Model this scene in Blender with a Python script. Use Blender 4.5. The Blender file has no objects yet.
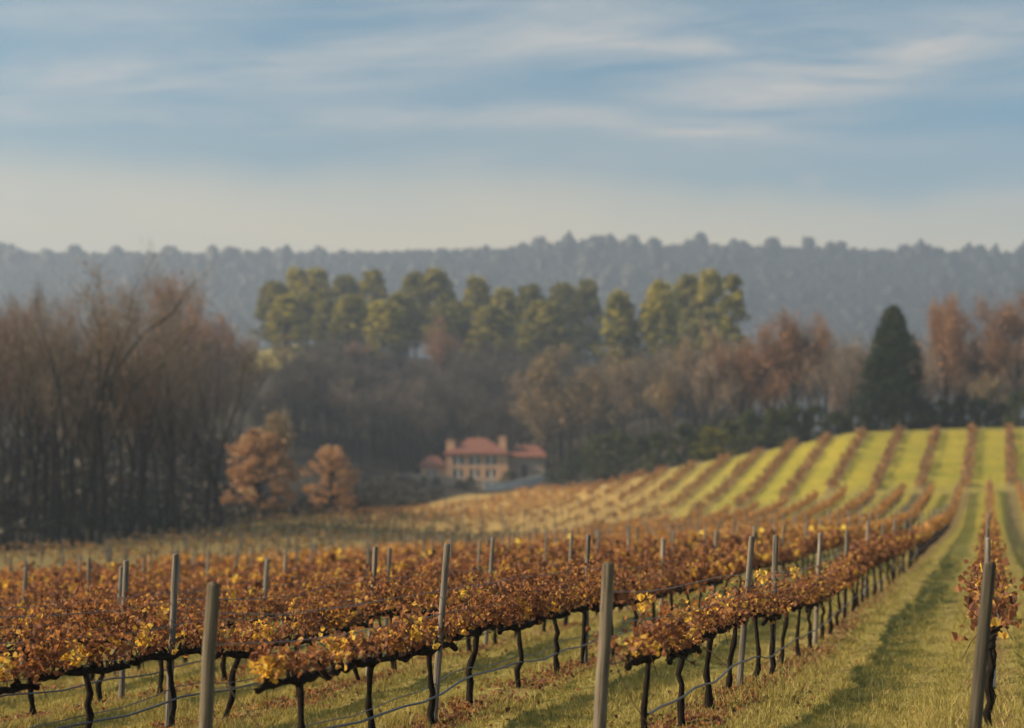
import bpy, math, random
import numpy as np

# ------------------------------------------------------------------ camera, sky, sun, exposure
S = bpy.context.scene
C = S.collection
rng = np.random.default_rng(7)
random.seed(7)

EYE = 1.75          # eye height of the photographer above the track
FPX = 1422.0        # 50 mm lens on 36 mm film, in picture widths of 1024
cam_d = bpy.data.cameras.new("camera")
cam = bpy.data.objects.new("camera", cam_d)
C.objects.link(cam)
cam.location = (0, 0, EYE)
cam.rotation_euler = (math.radians(90), 0, 0)
cam_d.lens = 50
cam_d.sensor_width = 36
cam_d.shift_y = 186 / 1024
cam_d.clip_end = 9000
cam_d.dof.use_dof = True
cam_d.dof.focus_distance = 15.5
cam_d.dof.aperture_fstop = 0.75
S.camera = cam

SUN_EL = math.radians(31)
SUN_AZ = math.radians(-101)      # from the view axis (+Y), minus = to the left
sun_vec = np.array([math.cos(SUN_EL) * math.sin(SUN_AZ), math.cos(SUN_EL) * math.cos(SUN_AZ), math.sin(SUN_EL)])

world = bpy.data.worlds.new("World")
S.world = world
world.use_nodes = True
wn = world.node_tree
wn.nodes.clear()


def N(nt, kind, **kw):
    n = nt.nodes.new(kind)
    for k, v in kw.items():
        if k.startswith("i_"):
            n.inputs[k[2:]].default_value = v
        else:
            setattr(n, k, v)
    return n


def mathn(nt, op, a, b=None, c=None, clamp=False):
    n = nt.nodes.new("ShaderNodeMath")
    n.operation = op
    n.use_clamp = clamp
    for i, v in enumerate((a, b, c)):
        if v is None:
            continue
        if isinstance(v, (int, float)):
            n.inputs[i].default_value = v
        else:
            nt.links.new(v, n.inputs[i])
    return n.outputs[0]


def ramp(nt, fac, stops, interp="LINEAR"):
    n = nt.nodes.new("ShaderNodeValToRGB")
    n.color_ramp.interpolation = interp
    el = n.color_ramp.elements
    while len(el) < len(stops):
        el.new(0.5)
    for e, (p, c) in zip(el, stops):
        e.position = p
        e.color = (*c, 1) if len(c) == 3 else c
    nt.links.new(fac, n.inputs[0])
    return n.outputs[0]


def mixc(nt, fac, a, b, mode="MIX"):
    n = nt.nodes.new("ShaderNodeMix")
    n.data_type = "RGBA"
    n.blend_type = mode
    for sock, v in ((n.inputs[0], fac), (n.inputs[6], a), (n.inputs[7], b)):
        if isinstance(v, (int, float)):
            sock.default_value = v
        elif isinstance(v, tuple):
            sock.default_value = (*v, 1) if len(v) == 3 else v
        else:
            nt.links.new(v, sock)
    return n.outputs[2]


def noise(nt, vec, scale, detail=4, rough=0.5, dist=0.0):
    n = nt.nodes.new("ShaderNodeTexNoise")
    n.inputs["Scale"].default_value = scale
    n.inputs["Detail"].default_value = detail
    n.inputs["Roughness"].default_value = rough
    n.inputs["Distortion"].default_value = dist
    if vec is not None:
        nt.links.new(vec, n.inputs["Vector"])
    return n.outputs["Fac"]


# sky: Nishita, with thin streaky cloud layers lit by the low sun
SKY_STRENGTH = 0.070
sky = N(wn, "ShaderNodeTexSky", sky_type="NISHITA")
sky.sun_disc = False
sky.sun_elevation = SUN_EL
sky.sun_rotation = SUN_AZ       # Nishita rotation 0 = +Y, growing clockwise seen from above
sky.air_density = 1.0
sky.dust_density = 1.6
sky.ozone_density = 1.5
tc = N(wn, "ShaderNodeTexCoord")
sep = N(wn, "ShaderNodeSeparateXYZ")
wn.links.new(tc.outputs["Generated"], sep.inputs[0])
dz = mathn(wn, "ADD", mathn(wn, "MAXIMUM", sep.outputs[2], 0.0), 0.16)
cx = mathn(wn, "DIVIDE", sep.outputs[0], dz)
cy = mathn(wn, "DIVIDE", sep.outputs[1], dz)


def cloud_vec(sx, sy, ox, oy, skew=0.0):
    cmb = N(wn, "ShaderNodeCombineXYZ")
    wn.links.new(mathn(wn, "MULTIPLY_ADD", cx, sx, ox), cmb.inputs[0])
    yy = mathn(wn, "ADD", cy, mathn(wn, "MULTIPLY", cx, skew))
    wn.links.new(mathn(wn, "MULTIPLY_ADD", yy, sy, oy), cmb.inputs[1])
    return cmb.outputs[0]


# directions as tangents: az = x/y to the side, el = z/y above the horizon
dy = mathn(wn, "MAXIMUM", mathn(wn, "ABSOLUTE", sep.outputs[1]), 0.08)
az = mathn(wn, "DIVIDE", sep.outputs[0], dy)
el = mathn(wn, "DIVIDE", sep.outputs[2], dy)


def dir_noise(sx, sy, ox, scale, detail, rough, dist, skew=0.0):
    cmb = N(wn, "ShaderNodeCombineXYZ")
    wn.links.new(mathn(wn, "MULTIPLY_ADD", az, sx, ox), cmb.inputs[0])
    wn.links.new(mathn(wn, "MULTIPLY", mathn(wn, "ADD", el, mathn(wn, "MULTIPLY", az, skew)), sy), cmb.inputs[1])
    return noise(wn, cmb.outputs[0], scale, detail, rough, dist)


wisp = dir_noise(5.5, 40, 2.3, 1.0, 8, 0.64, 0.45, -0.04)
soft = dir_noise(2.2, 10, 6.1, 1.0, 4, 0.5, 0.4, 0.04)
wig = dir_noise(5.0, 5.0, 1.0, 1.0, 3, 0.5, 0.0)
elw = mathn(wn, "ADD", el, mathn(wn, "MULTIPLY_ADD", wig, 0.05, -0.025))


def streak(a0, e0, sa, se, slope, amount):
    """one long cloud streak centred on a direction"""
    da = mathn(wn, "SUBTRACT", az, a0)
    ta = mathn(wn, "DIVIDE", da, sa)
    te = mathn(wn, "DIVIDE", mathn(wn, "SUBTRACT", elw, mathn(wn, "MULTIPLY_ADD", da, slope, e0)), se)
    r2 = mathn(wn, "ADD", mathn(wn, "MULTIPLY", ta, ta), mathn(wn, "MULTIPLY", te, te))
    return mathn(wn, "MULTIPLY", mathn(wn, "EXPONENT", mathn(wn, "MULTIPLY", r2, -0.85)), amount)


STREAKS = [(-0.22, 0.335, 0.20, 0.020, 0.06, 1.0), (-0.29, 0.372, 0.07, 0.012, 0.0, .55), (0.16, 0.352, 0.22, 0.026, -0.04, 1.0), (0.30, 0.36, 0.12, 0.022, 0.0, .7),
           (-0.02, 0.300, 0.26, 0.010, -0.03, .75), (0.17, 0.325, 0.08, 0.008, 0.10, .8), (0.16, 0.302, 0.07, 0.008, 0.16, .8), (0.21, 0.262, 0.010, 0.006, 0.0, .8), (-0.12, 0.385, 0.30, 0.016, 0.0, .45),
           (0.34, 0.240, 0.10, 0.014, 0.0, .5), (0.05, 0.272, 0.20, 0.010, 0.02, .3), (-0.30, 0.30, 0.10, 0.010, 0.0, .35), (0.40, 0.320, 0.12, 0.006, 0.05, .3)]
tot = None
for st in STREAKS:
    v_ = streak(*st)
    tot = v_ if tot is None else mathn(wn, "ADD", tot, v_)
tex = ramp(wn, mathn(wn, "ADD", mathn(wn, "MULTIPLY", wisp, 0.78), mathn(wn, "MULTIPLY", soft, 0.22)), [(0.36, (0.05, 0.05, 0.05)), (0.60, (1, 1, 1))])
veil = ramp(wn, soft, [(0.45, (0, 0, 0)), (0.75, (0.16, 0.16, 0.16))])
cl_mask = mathn(wn, "ADD", mathn(wn, "MULTIPLY", mathn(wn, "MULTIPLY", tot, tex), 0.85), veil, clamp=True)
low = ramp(wn, mathn(wn, "ADD", elw, mathn(wn, "MULTIPLY", az, 0.05)), [(0.0, (1, 1, 1)), (0.218, (0.92, 0.92, 0.92)), (0.248, (0.62, 0.62, 0.62)), (0.270, (0.20, 0.20, 0.20)), (0.31, (0, 0, 0))])
low_mask = mathn(wn, "MULTIPLY", low, mathn(wn, "MULTIPLY_ADD", soft, 0.6, 0.68), clamp=True)
SKY_TINT = (0.60, 1.0, 0.97)
CLOUD_COL = (4.6, 4.5, 4.3)
LOW_COL = (6.0, 5.2, 3.7)
sk = mixc(wn, 1.0, sky.outputs[0], SKY_TINT, "MULTIPLY")
sk = mixc(wn, cl_mask, sk, CLOUD_COL)
sk = mixc(wn, low_mask, sk, LOW_COL)
bg = N(wn, "ShaderNodeBackground")
bg.inputs[1].default_value = SKY_STRENGTH
wn.links.new(sk, bg.inputs[0])
wo = N(wn, "ShaderNodeOutputWorld")
wn.links.new(bg.outputs[0], wo.inputs[0])

sun_d = bpy.data.lights.new("sun", "SUN")
sun_d.energy = 5.0
sun_d.color = (1.0, 0.77, 0.50)
sun_d.angle = math.radians(2.0)
sun = bpy.data.objects.new("sun", sun_d)
C.objects.link(sun)
from mathutils import Vector, Matrix
sun.rotation_euler = Vector(sun_vec).to_track_quat("Z", "Y").to_euler()
sun.location = (-300, 40, 250)

HAZE_DENSITY = 0.00053
HAZE_COL = (0.44, 0.53, 0.69)

S.view_settings.view_transform = "Standard"
S.view_settings.look = "None"
S.view_settings.gamma = 1
S.view_settings.use_curve_mapping = False
S.view_settings.exposure = 1.0
S.render.engine = "CYCLES"
cy_ = S.cycles
cy_.max_bounces = 5
cy_.diffuse_bounces = 2
cy_.glossy_bounces = 1
cy_.transmission_bounces = 2
cy_.volume_bounces = 1
cy_.transparent_max_bounces = 4
cy_.use_adaptive_sampling = True
cy_.adaptive_threshold = 0.02
cy_.caustics_reflective = False
cy_.caustics_refractive = False
cy_.use_denoising = True


# ------------------------------------------------------------------ mesh helpers
class MB:
    """collects polygons for ONE mesh object; a per-vertex float 'tint' varies the colour of leaves and needles"""

    def __init__(self):
        self.v, self.loops, self.tot, self.t, self.nv = [], [], [], [], 0

    def add(self, verts, faces, tint=0.5):
        verts = np.asarray(verts, np.float32).reshape(-1, 3)
        faces = np.asarray(faces, np.int32)
        self.v.append(verts)
        self.loops.append((faces + self.nv).ravel())
        self.tot.append(np.full(len(faces), faces.shape[1], np.int32))
        self.t.append(np.broadcast_to(np.asarray(tint, np.float32), (len(verts),)))
        self.nv += len(verts)

    def mesh(self, name, mat, smooth=False):
        me = bpy.data.meshes.new(name)
        v = np.concatenate(self.v)
        lp = np.concatenate(self.loops)
        tot = np.concatenate(self.tot)
        me.vertices.add(len(v))
        me.vertices.foreach_set("co", v.ravel())
        me.loops.add(len(lp))
        me.loops.foreach_set("vertex_index", lp)
        me.polygons.add(len(tot))
        me.polygons.foreach_set("loop_start", np.concatenate(([0], np.cumsum(tot)[:-1])).astype(np.int32))
        me.polygons.foreach_set("loop_total", tot)
        me.polygons.foreach_set("use_smooth", np.full(len(tot), smooth))
        a = me.attributes.new("tint", "FLOAT", "POINT")
        a.data.foreach_set("value", np.concatenate(self.t).astype(np.float32))
        me.materials.append(mat)
        me.update(calc_edges=True)
        return me

    def build(self, name, mat, parent=None, smooth=False):
        return link(name, self.mesh(name, mat, smooth), parent)

    # ---- shapes
    def tube(self, pts, radii, sides=6, tint=0.5, cap=True):
        pts = np.asarray(pts, float)
        n = len(pts)
        radii = np.broadcast_to(np.asarray(radii, float), (n,))
        tan = np.gradient(pts, axis=0)
        tan /= np.linalg.norm(tan, axis=1)[:, None] + 1e-9
        ref = np.array([0.0, 0, 1]) if abs(tan[0][2]) < 0.8 else np.array([1.0, 0, 0])
        a = np.cross(tan, ref)
        a /= np.linalg.norm(a, axis=1)[:, None] + 1e-9
        b = np.cross(tan, a)
        th = np.arange(sides) * 2 * math.pi / sides
        ring = pts[:, None] + radii[:, None, None] * (np.cos(th)[None, :, None] * a[:, None] + np.sin(th)[None, :, None] * b[:, None])
        i = np.arange(n - 1)[:, None] * sides
        j = np.arange(sides)[None]
        k = (j + 1) % sides
        f = np.stack([i + j, i + k, i + sides + k, i + sides + j], -1).reshape(-1, 4)
        self.add(ring.reshape(-1, 3), f, tint)
        if cap:
            v = np.vstack([ring[-1], pts[-1] + tan[-1] * radii[-1] * 0.25])
            self.add(v, [[q, (q + 1) % sides, sides] for q in range(sides)], tint)

    def box(self, x0, x1, y0, y1, z0, z1, tint=0.5):
        v = [(x, y, z) for z in (z0, z1) for y in (y0, y1) for x in (x0, x1)]
        self.add(v, [(0, 2, 3, 1), (4, 5, 7, 6), (0, 1, 5, 4), (2, 6, 7, 3), (0, 4, 6, 2), (1, 3, 7, 5)], tint)

    def cards(self, pos, size, tint, up_bias=0.0, aspect=1.0, rg=None):
        """small bent leaf faces, each two quads folded on a midrib"""
        rg = rg or rng
        n = len(pos)
        size = np.broadcast_to(np.asarray(size, float), (n,))[:, None]
        d = rg.normal(size=(n, 3))
        d[:, 2] += up_bias
        d /= np.linalg.norm(d, axis=1)[:, None]
        s = np.cross(d, rg.normal(size=(n, 3)))
        s /= np.linalg.norm(s, axis=1)[:, None] + 1e-9
        nn = np.cross(d, s)
        fold = rg.uniform(0.05, 0.55, (n, 1))
        L = lambda a, b, c: pos + size * (aspect * a * s + b * d + c * fold * nn)
        v = np.stack([L(0, -0.5, 0), L(-0.5, -0.15, 1), L(-0.36, 0.3, 1), L(0, 0.55, 0), L(0.36, 0.3, 1), L(0.5, -0.15, 1)], 1)
        b = np.arange(n)[:, None] * 6
        f = np.concatenate([b + np.array([[0, 3, 2, 1]]), b + np.array([[0, 5, 4, 3]])])
        self.add(v.reshape(-1, 3), f, np.repeat(np.broadcast_to(tint, (n,)), 6))

    def quads(self, pos, size, tint, rg=None, aspect=1.0):
        rg = rg or rng
        n = len(pos)
        size = np.broadcast_to(np.asarray(size, float), (n,))[:, None]
        d = rg.normal(size=(n, 3))
        d /= np.linalg.norm(d, axis=1)[:, None]
        s = np.cross(d, rg.normal(size=(n, 3)))
        s /= np.linalg.norm(s, axis=1)[:, None] + 1e-9
        h = size * 0.5
        v = np.stack([pos - h * d, pos - h * aspect * s * 0.8, pos + h * d, pos + h * aspect * s], 1)
        f = np.arange(n)[:, None] * 4 + np.arange(4)[None]
        self.add(v.reshape(-1, 3), f, np.repeat(np.broadcast_to(tint, (n,)), 4))

    def twigs(self, p0, vec, width, tint):
        """thin tapering slivers: bare twigs"""
        n = len(p0)
        s = np.cross(vec, rng.normal(size=(n, 3)))
        s /= np.linalg.norm(s, axis=1)[:, None] + 1e-9
        w = np.broadcast_to(np.asarray(width, float), (n,))[:, None]
        v = np.stack([p0 - s * w * 0.5, p0 + s * w * 0.5, p0 + vec], 1)
        f = np.arange(n)[:, None] * 3 + np.arange(3)[None]
        self.add(v.reshape(-1, 3), f, np.repeat(np.broadcast_to(tint, (n,)), 3))

    def arrays(self):
        return np.concatenate(self.v), np.concatenate(self.loops), np.concatenate(self.tot), np.concatenate(self.t)


def link(name, me, parent=None):
    o = bpy.data.objects.new(name, me)
    C.objects.link(o)
    if parent:
        o.parent = parent
    return o


def tag(o, label=None, cat=None, group=None, kind=None):
    for k, v in (("label", label), ("category", cat), ("group", group), ("kind", kind)):
        if v:
            o[k] = v
    return o


def thing(name, label, cat, loc=(0, 0, 0), rot=(0, 0, 0), scale=(1, 1, 1), group=None):
    o = bpy.data.objects.new(name, None)
    o.empty_display_size = 0.3
    C.objects.link(o)
    o.location = loc
    o.rotation_euler = rot
    o.scale = scale
    return tag(o, label, cat, group)


# ------------------------------------------------------------------ terrain (metres; measured along view directions from the eye)
COLS = {
    -250: [(0, -.1), (10, -.25), (17, -.4), (25, -.5), (50, -.3), (80, .6), (115, 1.8), (150, 3.5), (200, 8), (300, 20), (400, 36), (470, 44), (600, 50), (900, 60), (1150, 90), (1600, 329), (2400, 329)],
    0: [(0, -.1), (10, -.2), (17, -.35), (25, -.45), (50, -.3), (80, .5), (115, 1.6), (150, 2.8), (200, 6), (300, 16), (400, 34), (470, 44), (600, 50), (900, 60), (1150, 90), (1600, 329), (2400, 329)],
    150: [(0, -.05), (10, -.15), (17, -.22), (25, -.4), (50, -.2), (75, .4), (100, 1.4), (130, 2.9), (160, 4.3), (220, 8.5), (320, 21), (400, 43), (460, 60), (600, 52), (900, 60), (1150, 90), (1600, 329), (2400, 329)],
    300: [(0, 0), (10, -.1), (16, -.15), (25, -.25), (50, 0), (75, .4), (100, 1.6), (130, 3.4), (190, 6.9), (240, 10), (320, 24), (400, 55), (450, 68), (560, 56), (600, 54), (900, 60), (1150, 90), (1600, 329), (2400, 329)],
    480: [(0, 0), (25, 0), (50, .4), (75, .7), (99, 1.0), (140, 2.6), (200, 6.5), (285, 13.4), (300, 14.1), (325, 15.5), (360, 27), (430, 54), (470, 65), (560, 58), (600, 55), (900, 60), (1150, 90), (1600, 333), (2400, 333)],
    560: [(0, 0), (25, .05), (50, .55), (99, 1.3), (140, 3.0), (200, 8.5), (258, 13.7), (300, 15.5), (330, 18), (430, 52), (470, 64), (560, 58), (600, 55), (900, 60), (1150, 90), (1600, 338), (2400, 338)],
    680: [(0, 0), (25, .1), (50, .8), (100, 1.8), (140, 3.6), (165, 7.0), (200, 13.7), (240, 15.6), (300, 21), (400, 44), (470, 60), (560, 56), (600, 55), (900, 60), (1150, 90), (1600, 338), (2400, 338)],
    850: [(0, 0), (15, 0), (22, .05), (28, .25), (46, .85), (62, 1.4), (106, 3.1), (143, 6.6), (190, 17.7), (215, 18.3), (300, 22), (400, 30), (470, 34), (600, 40), (900, 60), (1150, 90), (1600, 333), (2400, 333)],
    985: [(0, 0), (15, 0), (22.7, .07), (28, .31), (37, .54), (46, .94), (62, 1.53), (106, 3.46), (146, 7.6), (190, 18.3), (215, 18.9), (300, 20), (400, 25), (600, 40), (900, 60), (1150, 90), (1600, 329), (2400, 329)],
    1250: [(0, 0), (15, 0), (22.7, .1), (28, .35), (37, .6), (46, 1.0), (62, 1.7), (106, 3.9), (146, 8.2), (190, 18.8), (215, 19.4), (300, 21), (400, 25), (600, 40), (900, 60), (1150, 90), (1600, 329), (2400, 329)],
}
px_keys = np.array(sorted(COLS))
U_G = np.linspace((-250 - 512) / FPX, (1250 - 512) / FPX, 220)
Y_G = np.concatenate([np.linspace(0, 60, 121), np.linspace(60, 2400, 1500)[1:]])
tab_cols = np.array([np.interp(Y_G, *zip(*COLS[k])) for k in px_keys])
TAB = np.array([[np.interp(u * FPX + 512, px_keys, tab_cols[:, j]) for j in range(len(Y_G))] for u in U_G])


def smooth_axis(a, w, axis):
    k = np.hanning(w + 2)[1:-1]
    k /= k.sum()
    pad = [(0, 0), (0, 0)]
    pad[axis] = (w // 2, w // 2)
    ap = np.pad(a, pad, mode="edge")
    return np.apply_along_axis(lambda m: np.convolve(m, k, "valid"), axis, ap)


TAB = smooth_axis(smooth_axis(TAB, 9, 0), 9, 1)


def lumps(x, y):
    return 0.030 * np.sin(x * 1.7 + 0.6 * np.sin(y * 0.9)) * np.sin(y * 1.3 + 1.1) + 0.02 * np.sin(x * 3.9 + y * 2.2) + 0.05 * np.sin(x * 0.41 + 2.0) * np.sin(y * 0.33)


def gz(x, y):
    x = np.asarray(x, float)
    y = np.asarray(y, float)
    yy = np.clip(y, 0, 2399)
    u = np.clip(x / np.maximum(y, 9.0), U_G[0], U_G[-1])
    fu = np.clip((u - U_G[0]) / (U_G[1] - U_G[0]), 0, len(U_G) - 1.001)
    iu = fu.astype(int)
    iy = np.clip(np.searchsorted(Y_G, yy, side="right") - 1, 0, len(Y_G) - 2)
    ty = (yy - Y_G[iy]) / (Y_G[iy + 1] - Y_G[iy])
    tu = fu - iu
    a = TAB[iu, iy] * (1 - tu) + TAB[iu + 1, iy] * tu
    b = TAB[iu, iy + 1] * (1 - tu) + TAB[iu + 1, iy + 1] * tu
    return a * (1 - ty) + b * ty + lumps(x, y)


def at(px, y):
    """ground point in the direction of a picture column, y metres ahead"""
    x = (px - 512) / FPX * y
    return np.array([x, y, float(gz(x, y))])


# vineyard layout
ROW_DIR, ROW_STEP = 0.336, 2.95                # x = ROW_DIR*y - ROW_STEP*k : rows of the near block
HILL_DIR, HILL_STEP = 0.345, 4.8               # rows of the block on the slope
EDGE_PX = [-250, 0, 100, 200, 300, 400, 470, 540, 600, 680, 760, 850, 985, 1250]
EDGE_Y = [100, 110, 122, 142, 172, 212, 270, 258, 222, 201, 194, 190, 189, 189]


def field_edge(x, y):
    return np.interp(np.asarray(x) / np.maximum(np.asarray(y), 1) * FPX + 512, EDGE_PX, EDGE_Y)


# ------------------------------------------------------------------ materials
def new_mat(name):
    m = bpy.data.materials.new(name)
    m.use_nodes = True
    nt = m.node_tree
    bs = nt.nodes["Principled BSDF"]
    bs.inputs["Specular IOR Level"].default_value = 0.25
    bs.inputs["Roughness"].default_value = 0.85
    return m, nt, bs


def attr(nt, name):
    a = nt.nodes.new("ShaderNodeAttribute")
    a.attribute_name = name
    return a


def leafy(name, stops, translucency=0.45, obj_var=0.25, rough=0.6):
    m, nt, bs = new_mat(name)
    t = attr(nt, "tint").outputs["Fac"]
    oi = nt.nodes.new("ShaderNodeObjectInfo").outputs["Random"]
    t2 = mathn(nt, "ADD", t, mathn(nt, "MULTIPLY_ADD", oi, obj_var, -0.5 * obj_var), clamp=True)
    col = ramp(nt, t2, stops)
    nt.links.new(col, bs.inputs["Base Color"])
    bs.inputs["Roughness"].default_value = rough
    tr = nt.nodes.new("ShaderNodeBsdfTranslucent")
    nt.links.new(mixc(nt, 1.0, col, (1.25, 1.1, 0.8), "MULTIPLY"), tr.inputs[0])
    mx = nt.nodes.new("ShaderNodeMixShader")
    mx.inputs[0].default_value = translucency
    nt.links.new(bs.outputs[0], mx.inputs[1])
    nt.links.new(tr.outputs[0], mx.inputs[2])
    nt.links.new(mx.outputs[0], nt.nodes["Material Output"].inputs[0])
    return m


def barky(name, dark, pale, scale=9, bump=0.5, stretch=0.25, obj_var=0.0):
    m, nt, bs = new_mat(name)
    tcn = nt.nodes.new("ShaderNodeTexCoord")
    mp = nt.nodes.new("ShaderNodeMapping")
    mp.inputs["Scale"].default_value = (1, 1, stretch)
    nt.links.new(tcn.outputs["Object"], mp.inputs[0])
    f = noise(nt, mp.outputs[0], scale, 6, 0.65)
    col = ramp(nt, f, [(0.32, dark), (0.7, pale)])
    bs.inputs["Specular IOR Level"].default_value = 0.06
    if obj_var:
        oi = nt.nodes.new("ShaderNodeObjectInfo").outputs["Random"]
        col = mixc(nt, 1.0, col, ramp(nt, oi, [(0, (1 - obj_var,) * 3), (1, (1 + obj_var,) * 3)]), "MULTIPLY")
    nt.links.new(col, bs.inputs["Base Color"])
    bp = nt.nodes.new("ShaderNodeBump")
    bp.inputs["Strength"].default_value = bump
    bp.inputs["Distance"].default_value = 0.01
    nt.links.new(f, bp.inputs["Height"])
    nt.links.new(bp.outputs[0], bs.inputs["Normal"])
    return m


M_leaf = leafy("vine_leaf", [(0.0, (0.085, 0.042, 0.033)), (0.30, (0.20, 0.088, 0.052)), (0.58, (0.34, 0.155, 0.066)), (0.78, (0.50, 0.29, 0.075)), (0.90, (0.66, 0.43, 0.08)), (1.0, (0.78, 0.58, 0.10))], 0.5, 0.14)
M_farleaf = leafy("far_vine_leaf", [(0.0, (0.17, 0.125, 0.06)), (0.35, (0.25, 0.145, 0.065)), (0.65, (0.36, 0.175, 0.06)), (1.0, (0.55, 0.31, 0.07))], 0.4, 0.0)
M_vinewood = barky("vine_bark", (0.004, 0.003, 0.003), (0.022, 0.017, 0.014), 30)
M_cane = barky("cane_bark", (0.03, 0.018, 0.012), (0.10, 0.055, 0.035), 40, 0.2)
M_post = barky("post_wood", (0.05, 0.043, 0.037), (0.27, 0.24, 0.21), 26, 0.8, 0.06, 0.25)
M_endpost = barky("end_post_wood", (0.03, 0.025, 0.02), (0.21, 0.175, 0.135), 30, 1.0, 0.05, 0.2)
M_bark = barky("tree_bark", (0.009, 0.008, 0.008), (0.032, 0.028, 0.026), 4, 0.6, 0.25, 0.25)
M_wire, _nt, _b = new_mat("wire_steel")
_b.inputs["Base Color"].default_value = (0.22, 0.21, 0.20, 1)
_b.inputs["Metallic"].default_value = 0.7
_b.inputs["Roughness"].default_value = 0.45
M_hose, _nt, _b = new_mat("irrigation_hose")
_b.inputs["Base Color"].default_value = (0.05, 0.055, 0.065, 1)
_b.inputs["Roughness"].default_value = 0.35
_b.inputs["Specular IOR Level"].default_value = 0.6

M_twig = leafy("bare_twigs", [(0.0, (0.055, 0.047, 0.042)), (0.5, (0.16, 0.125, 0.10)), (0.8, (0.28, 0.20, 0.14)), (1.0, (0.38, 0.25, 0.155))], 0.15, 0.25)
M_redtwig = leafy("russet_twigs", [(0.0, (0.10, 0.065, 0.045)), (0.5, (0.24, 0.135, 0.08)), (1.0, (0.38, 0.20, 0.10))], 0.3, 0.25)
M_tantwig = leafy("tan_leaves", [(0.0, (0.09, 0.072, 0.05)), (0.5, (0.20, 0.15, 0.09)), (1.0, (0.36, 0.26, 0.13))], 0.3, 0.2)
M_orange = leafy("orange_leaves", [(0.0, (0.20, 0.11, 0.06)), (0.5, (0.38, 0.22, 0.12)), (0.85, (0.48, 0.31, 0.17)), (1.0, (0.48, 0.36, 0.18))], 0.35, 0.1)
M_needle = leafy("pine_needles", [(0.0, (0.03, 0.042, 0.012)), (0.5, (0.15, 0.145, 0.024)), (1.0, (0.46, 0.39, 0.05))], 0.25, 0.35)
M_cypress = leafy("cypress_sprays", [(0.0, (0.004, 0.011, 0.005)), (0.6, (0.012, 0.026, 0.010)), (1.0, (0.06, 0.065, 0.016))], 0.15, 0.0)
M_shrub = leafy("evergreen_shrub_leaves", [(0.0, (0.014, 0.022, 0.011)), (0.6, (0.035, 0.047, 0.018)), (1.0, (0.09, 0.095, 0.025))], 0.2, 0.5)
M_ridge = leafy("ridge_crowns", [(0.0, (0.003, 0.005, 0.004)), (0.6, (0.007, 0.009, 0.006)), (0.85, (0.022, 0.021, 0.011)), (1.0, (0.065, 0.058, 0.025))], 0.0, 0.0)
M_brush = leafy("brush_twigs", [(0.0, (0.02, 0.018, 0.015)), (0.6, (0.05, 0.042, 0.032)), (1.0, (0.07, 0.055, 0.038))], 0.1, 0.0)  # dark base colour imitates the shade low in the wood
M_grass = leafy("grass_blades", [(0.0, (0.145, 0.138, 0.035)), (0.4, (0.265, 0.235, 0.064)), (0.72, (0.39, 0.32, 0.11)), (1.0, (0.52, 0.41, 0.20))], 0.35, 0.0)


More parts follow.
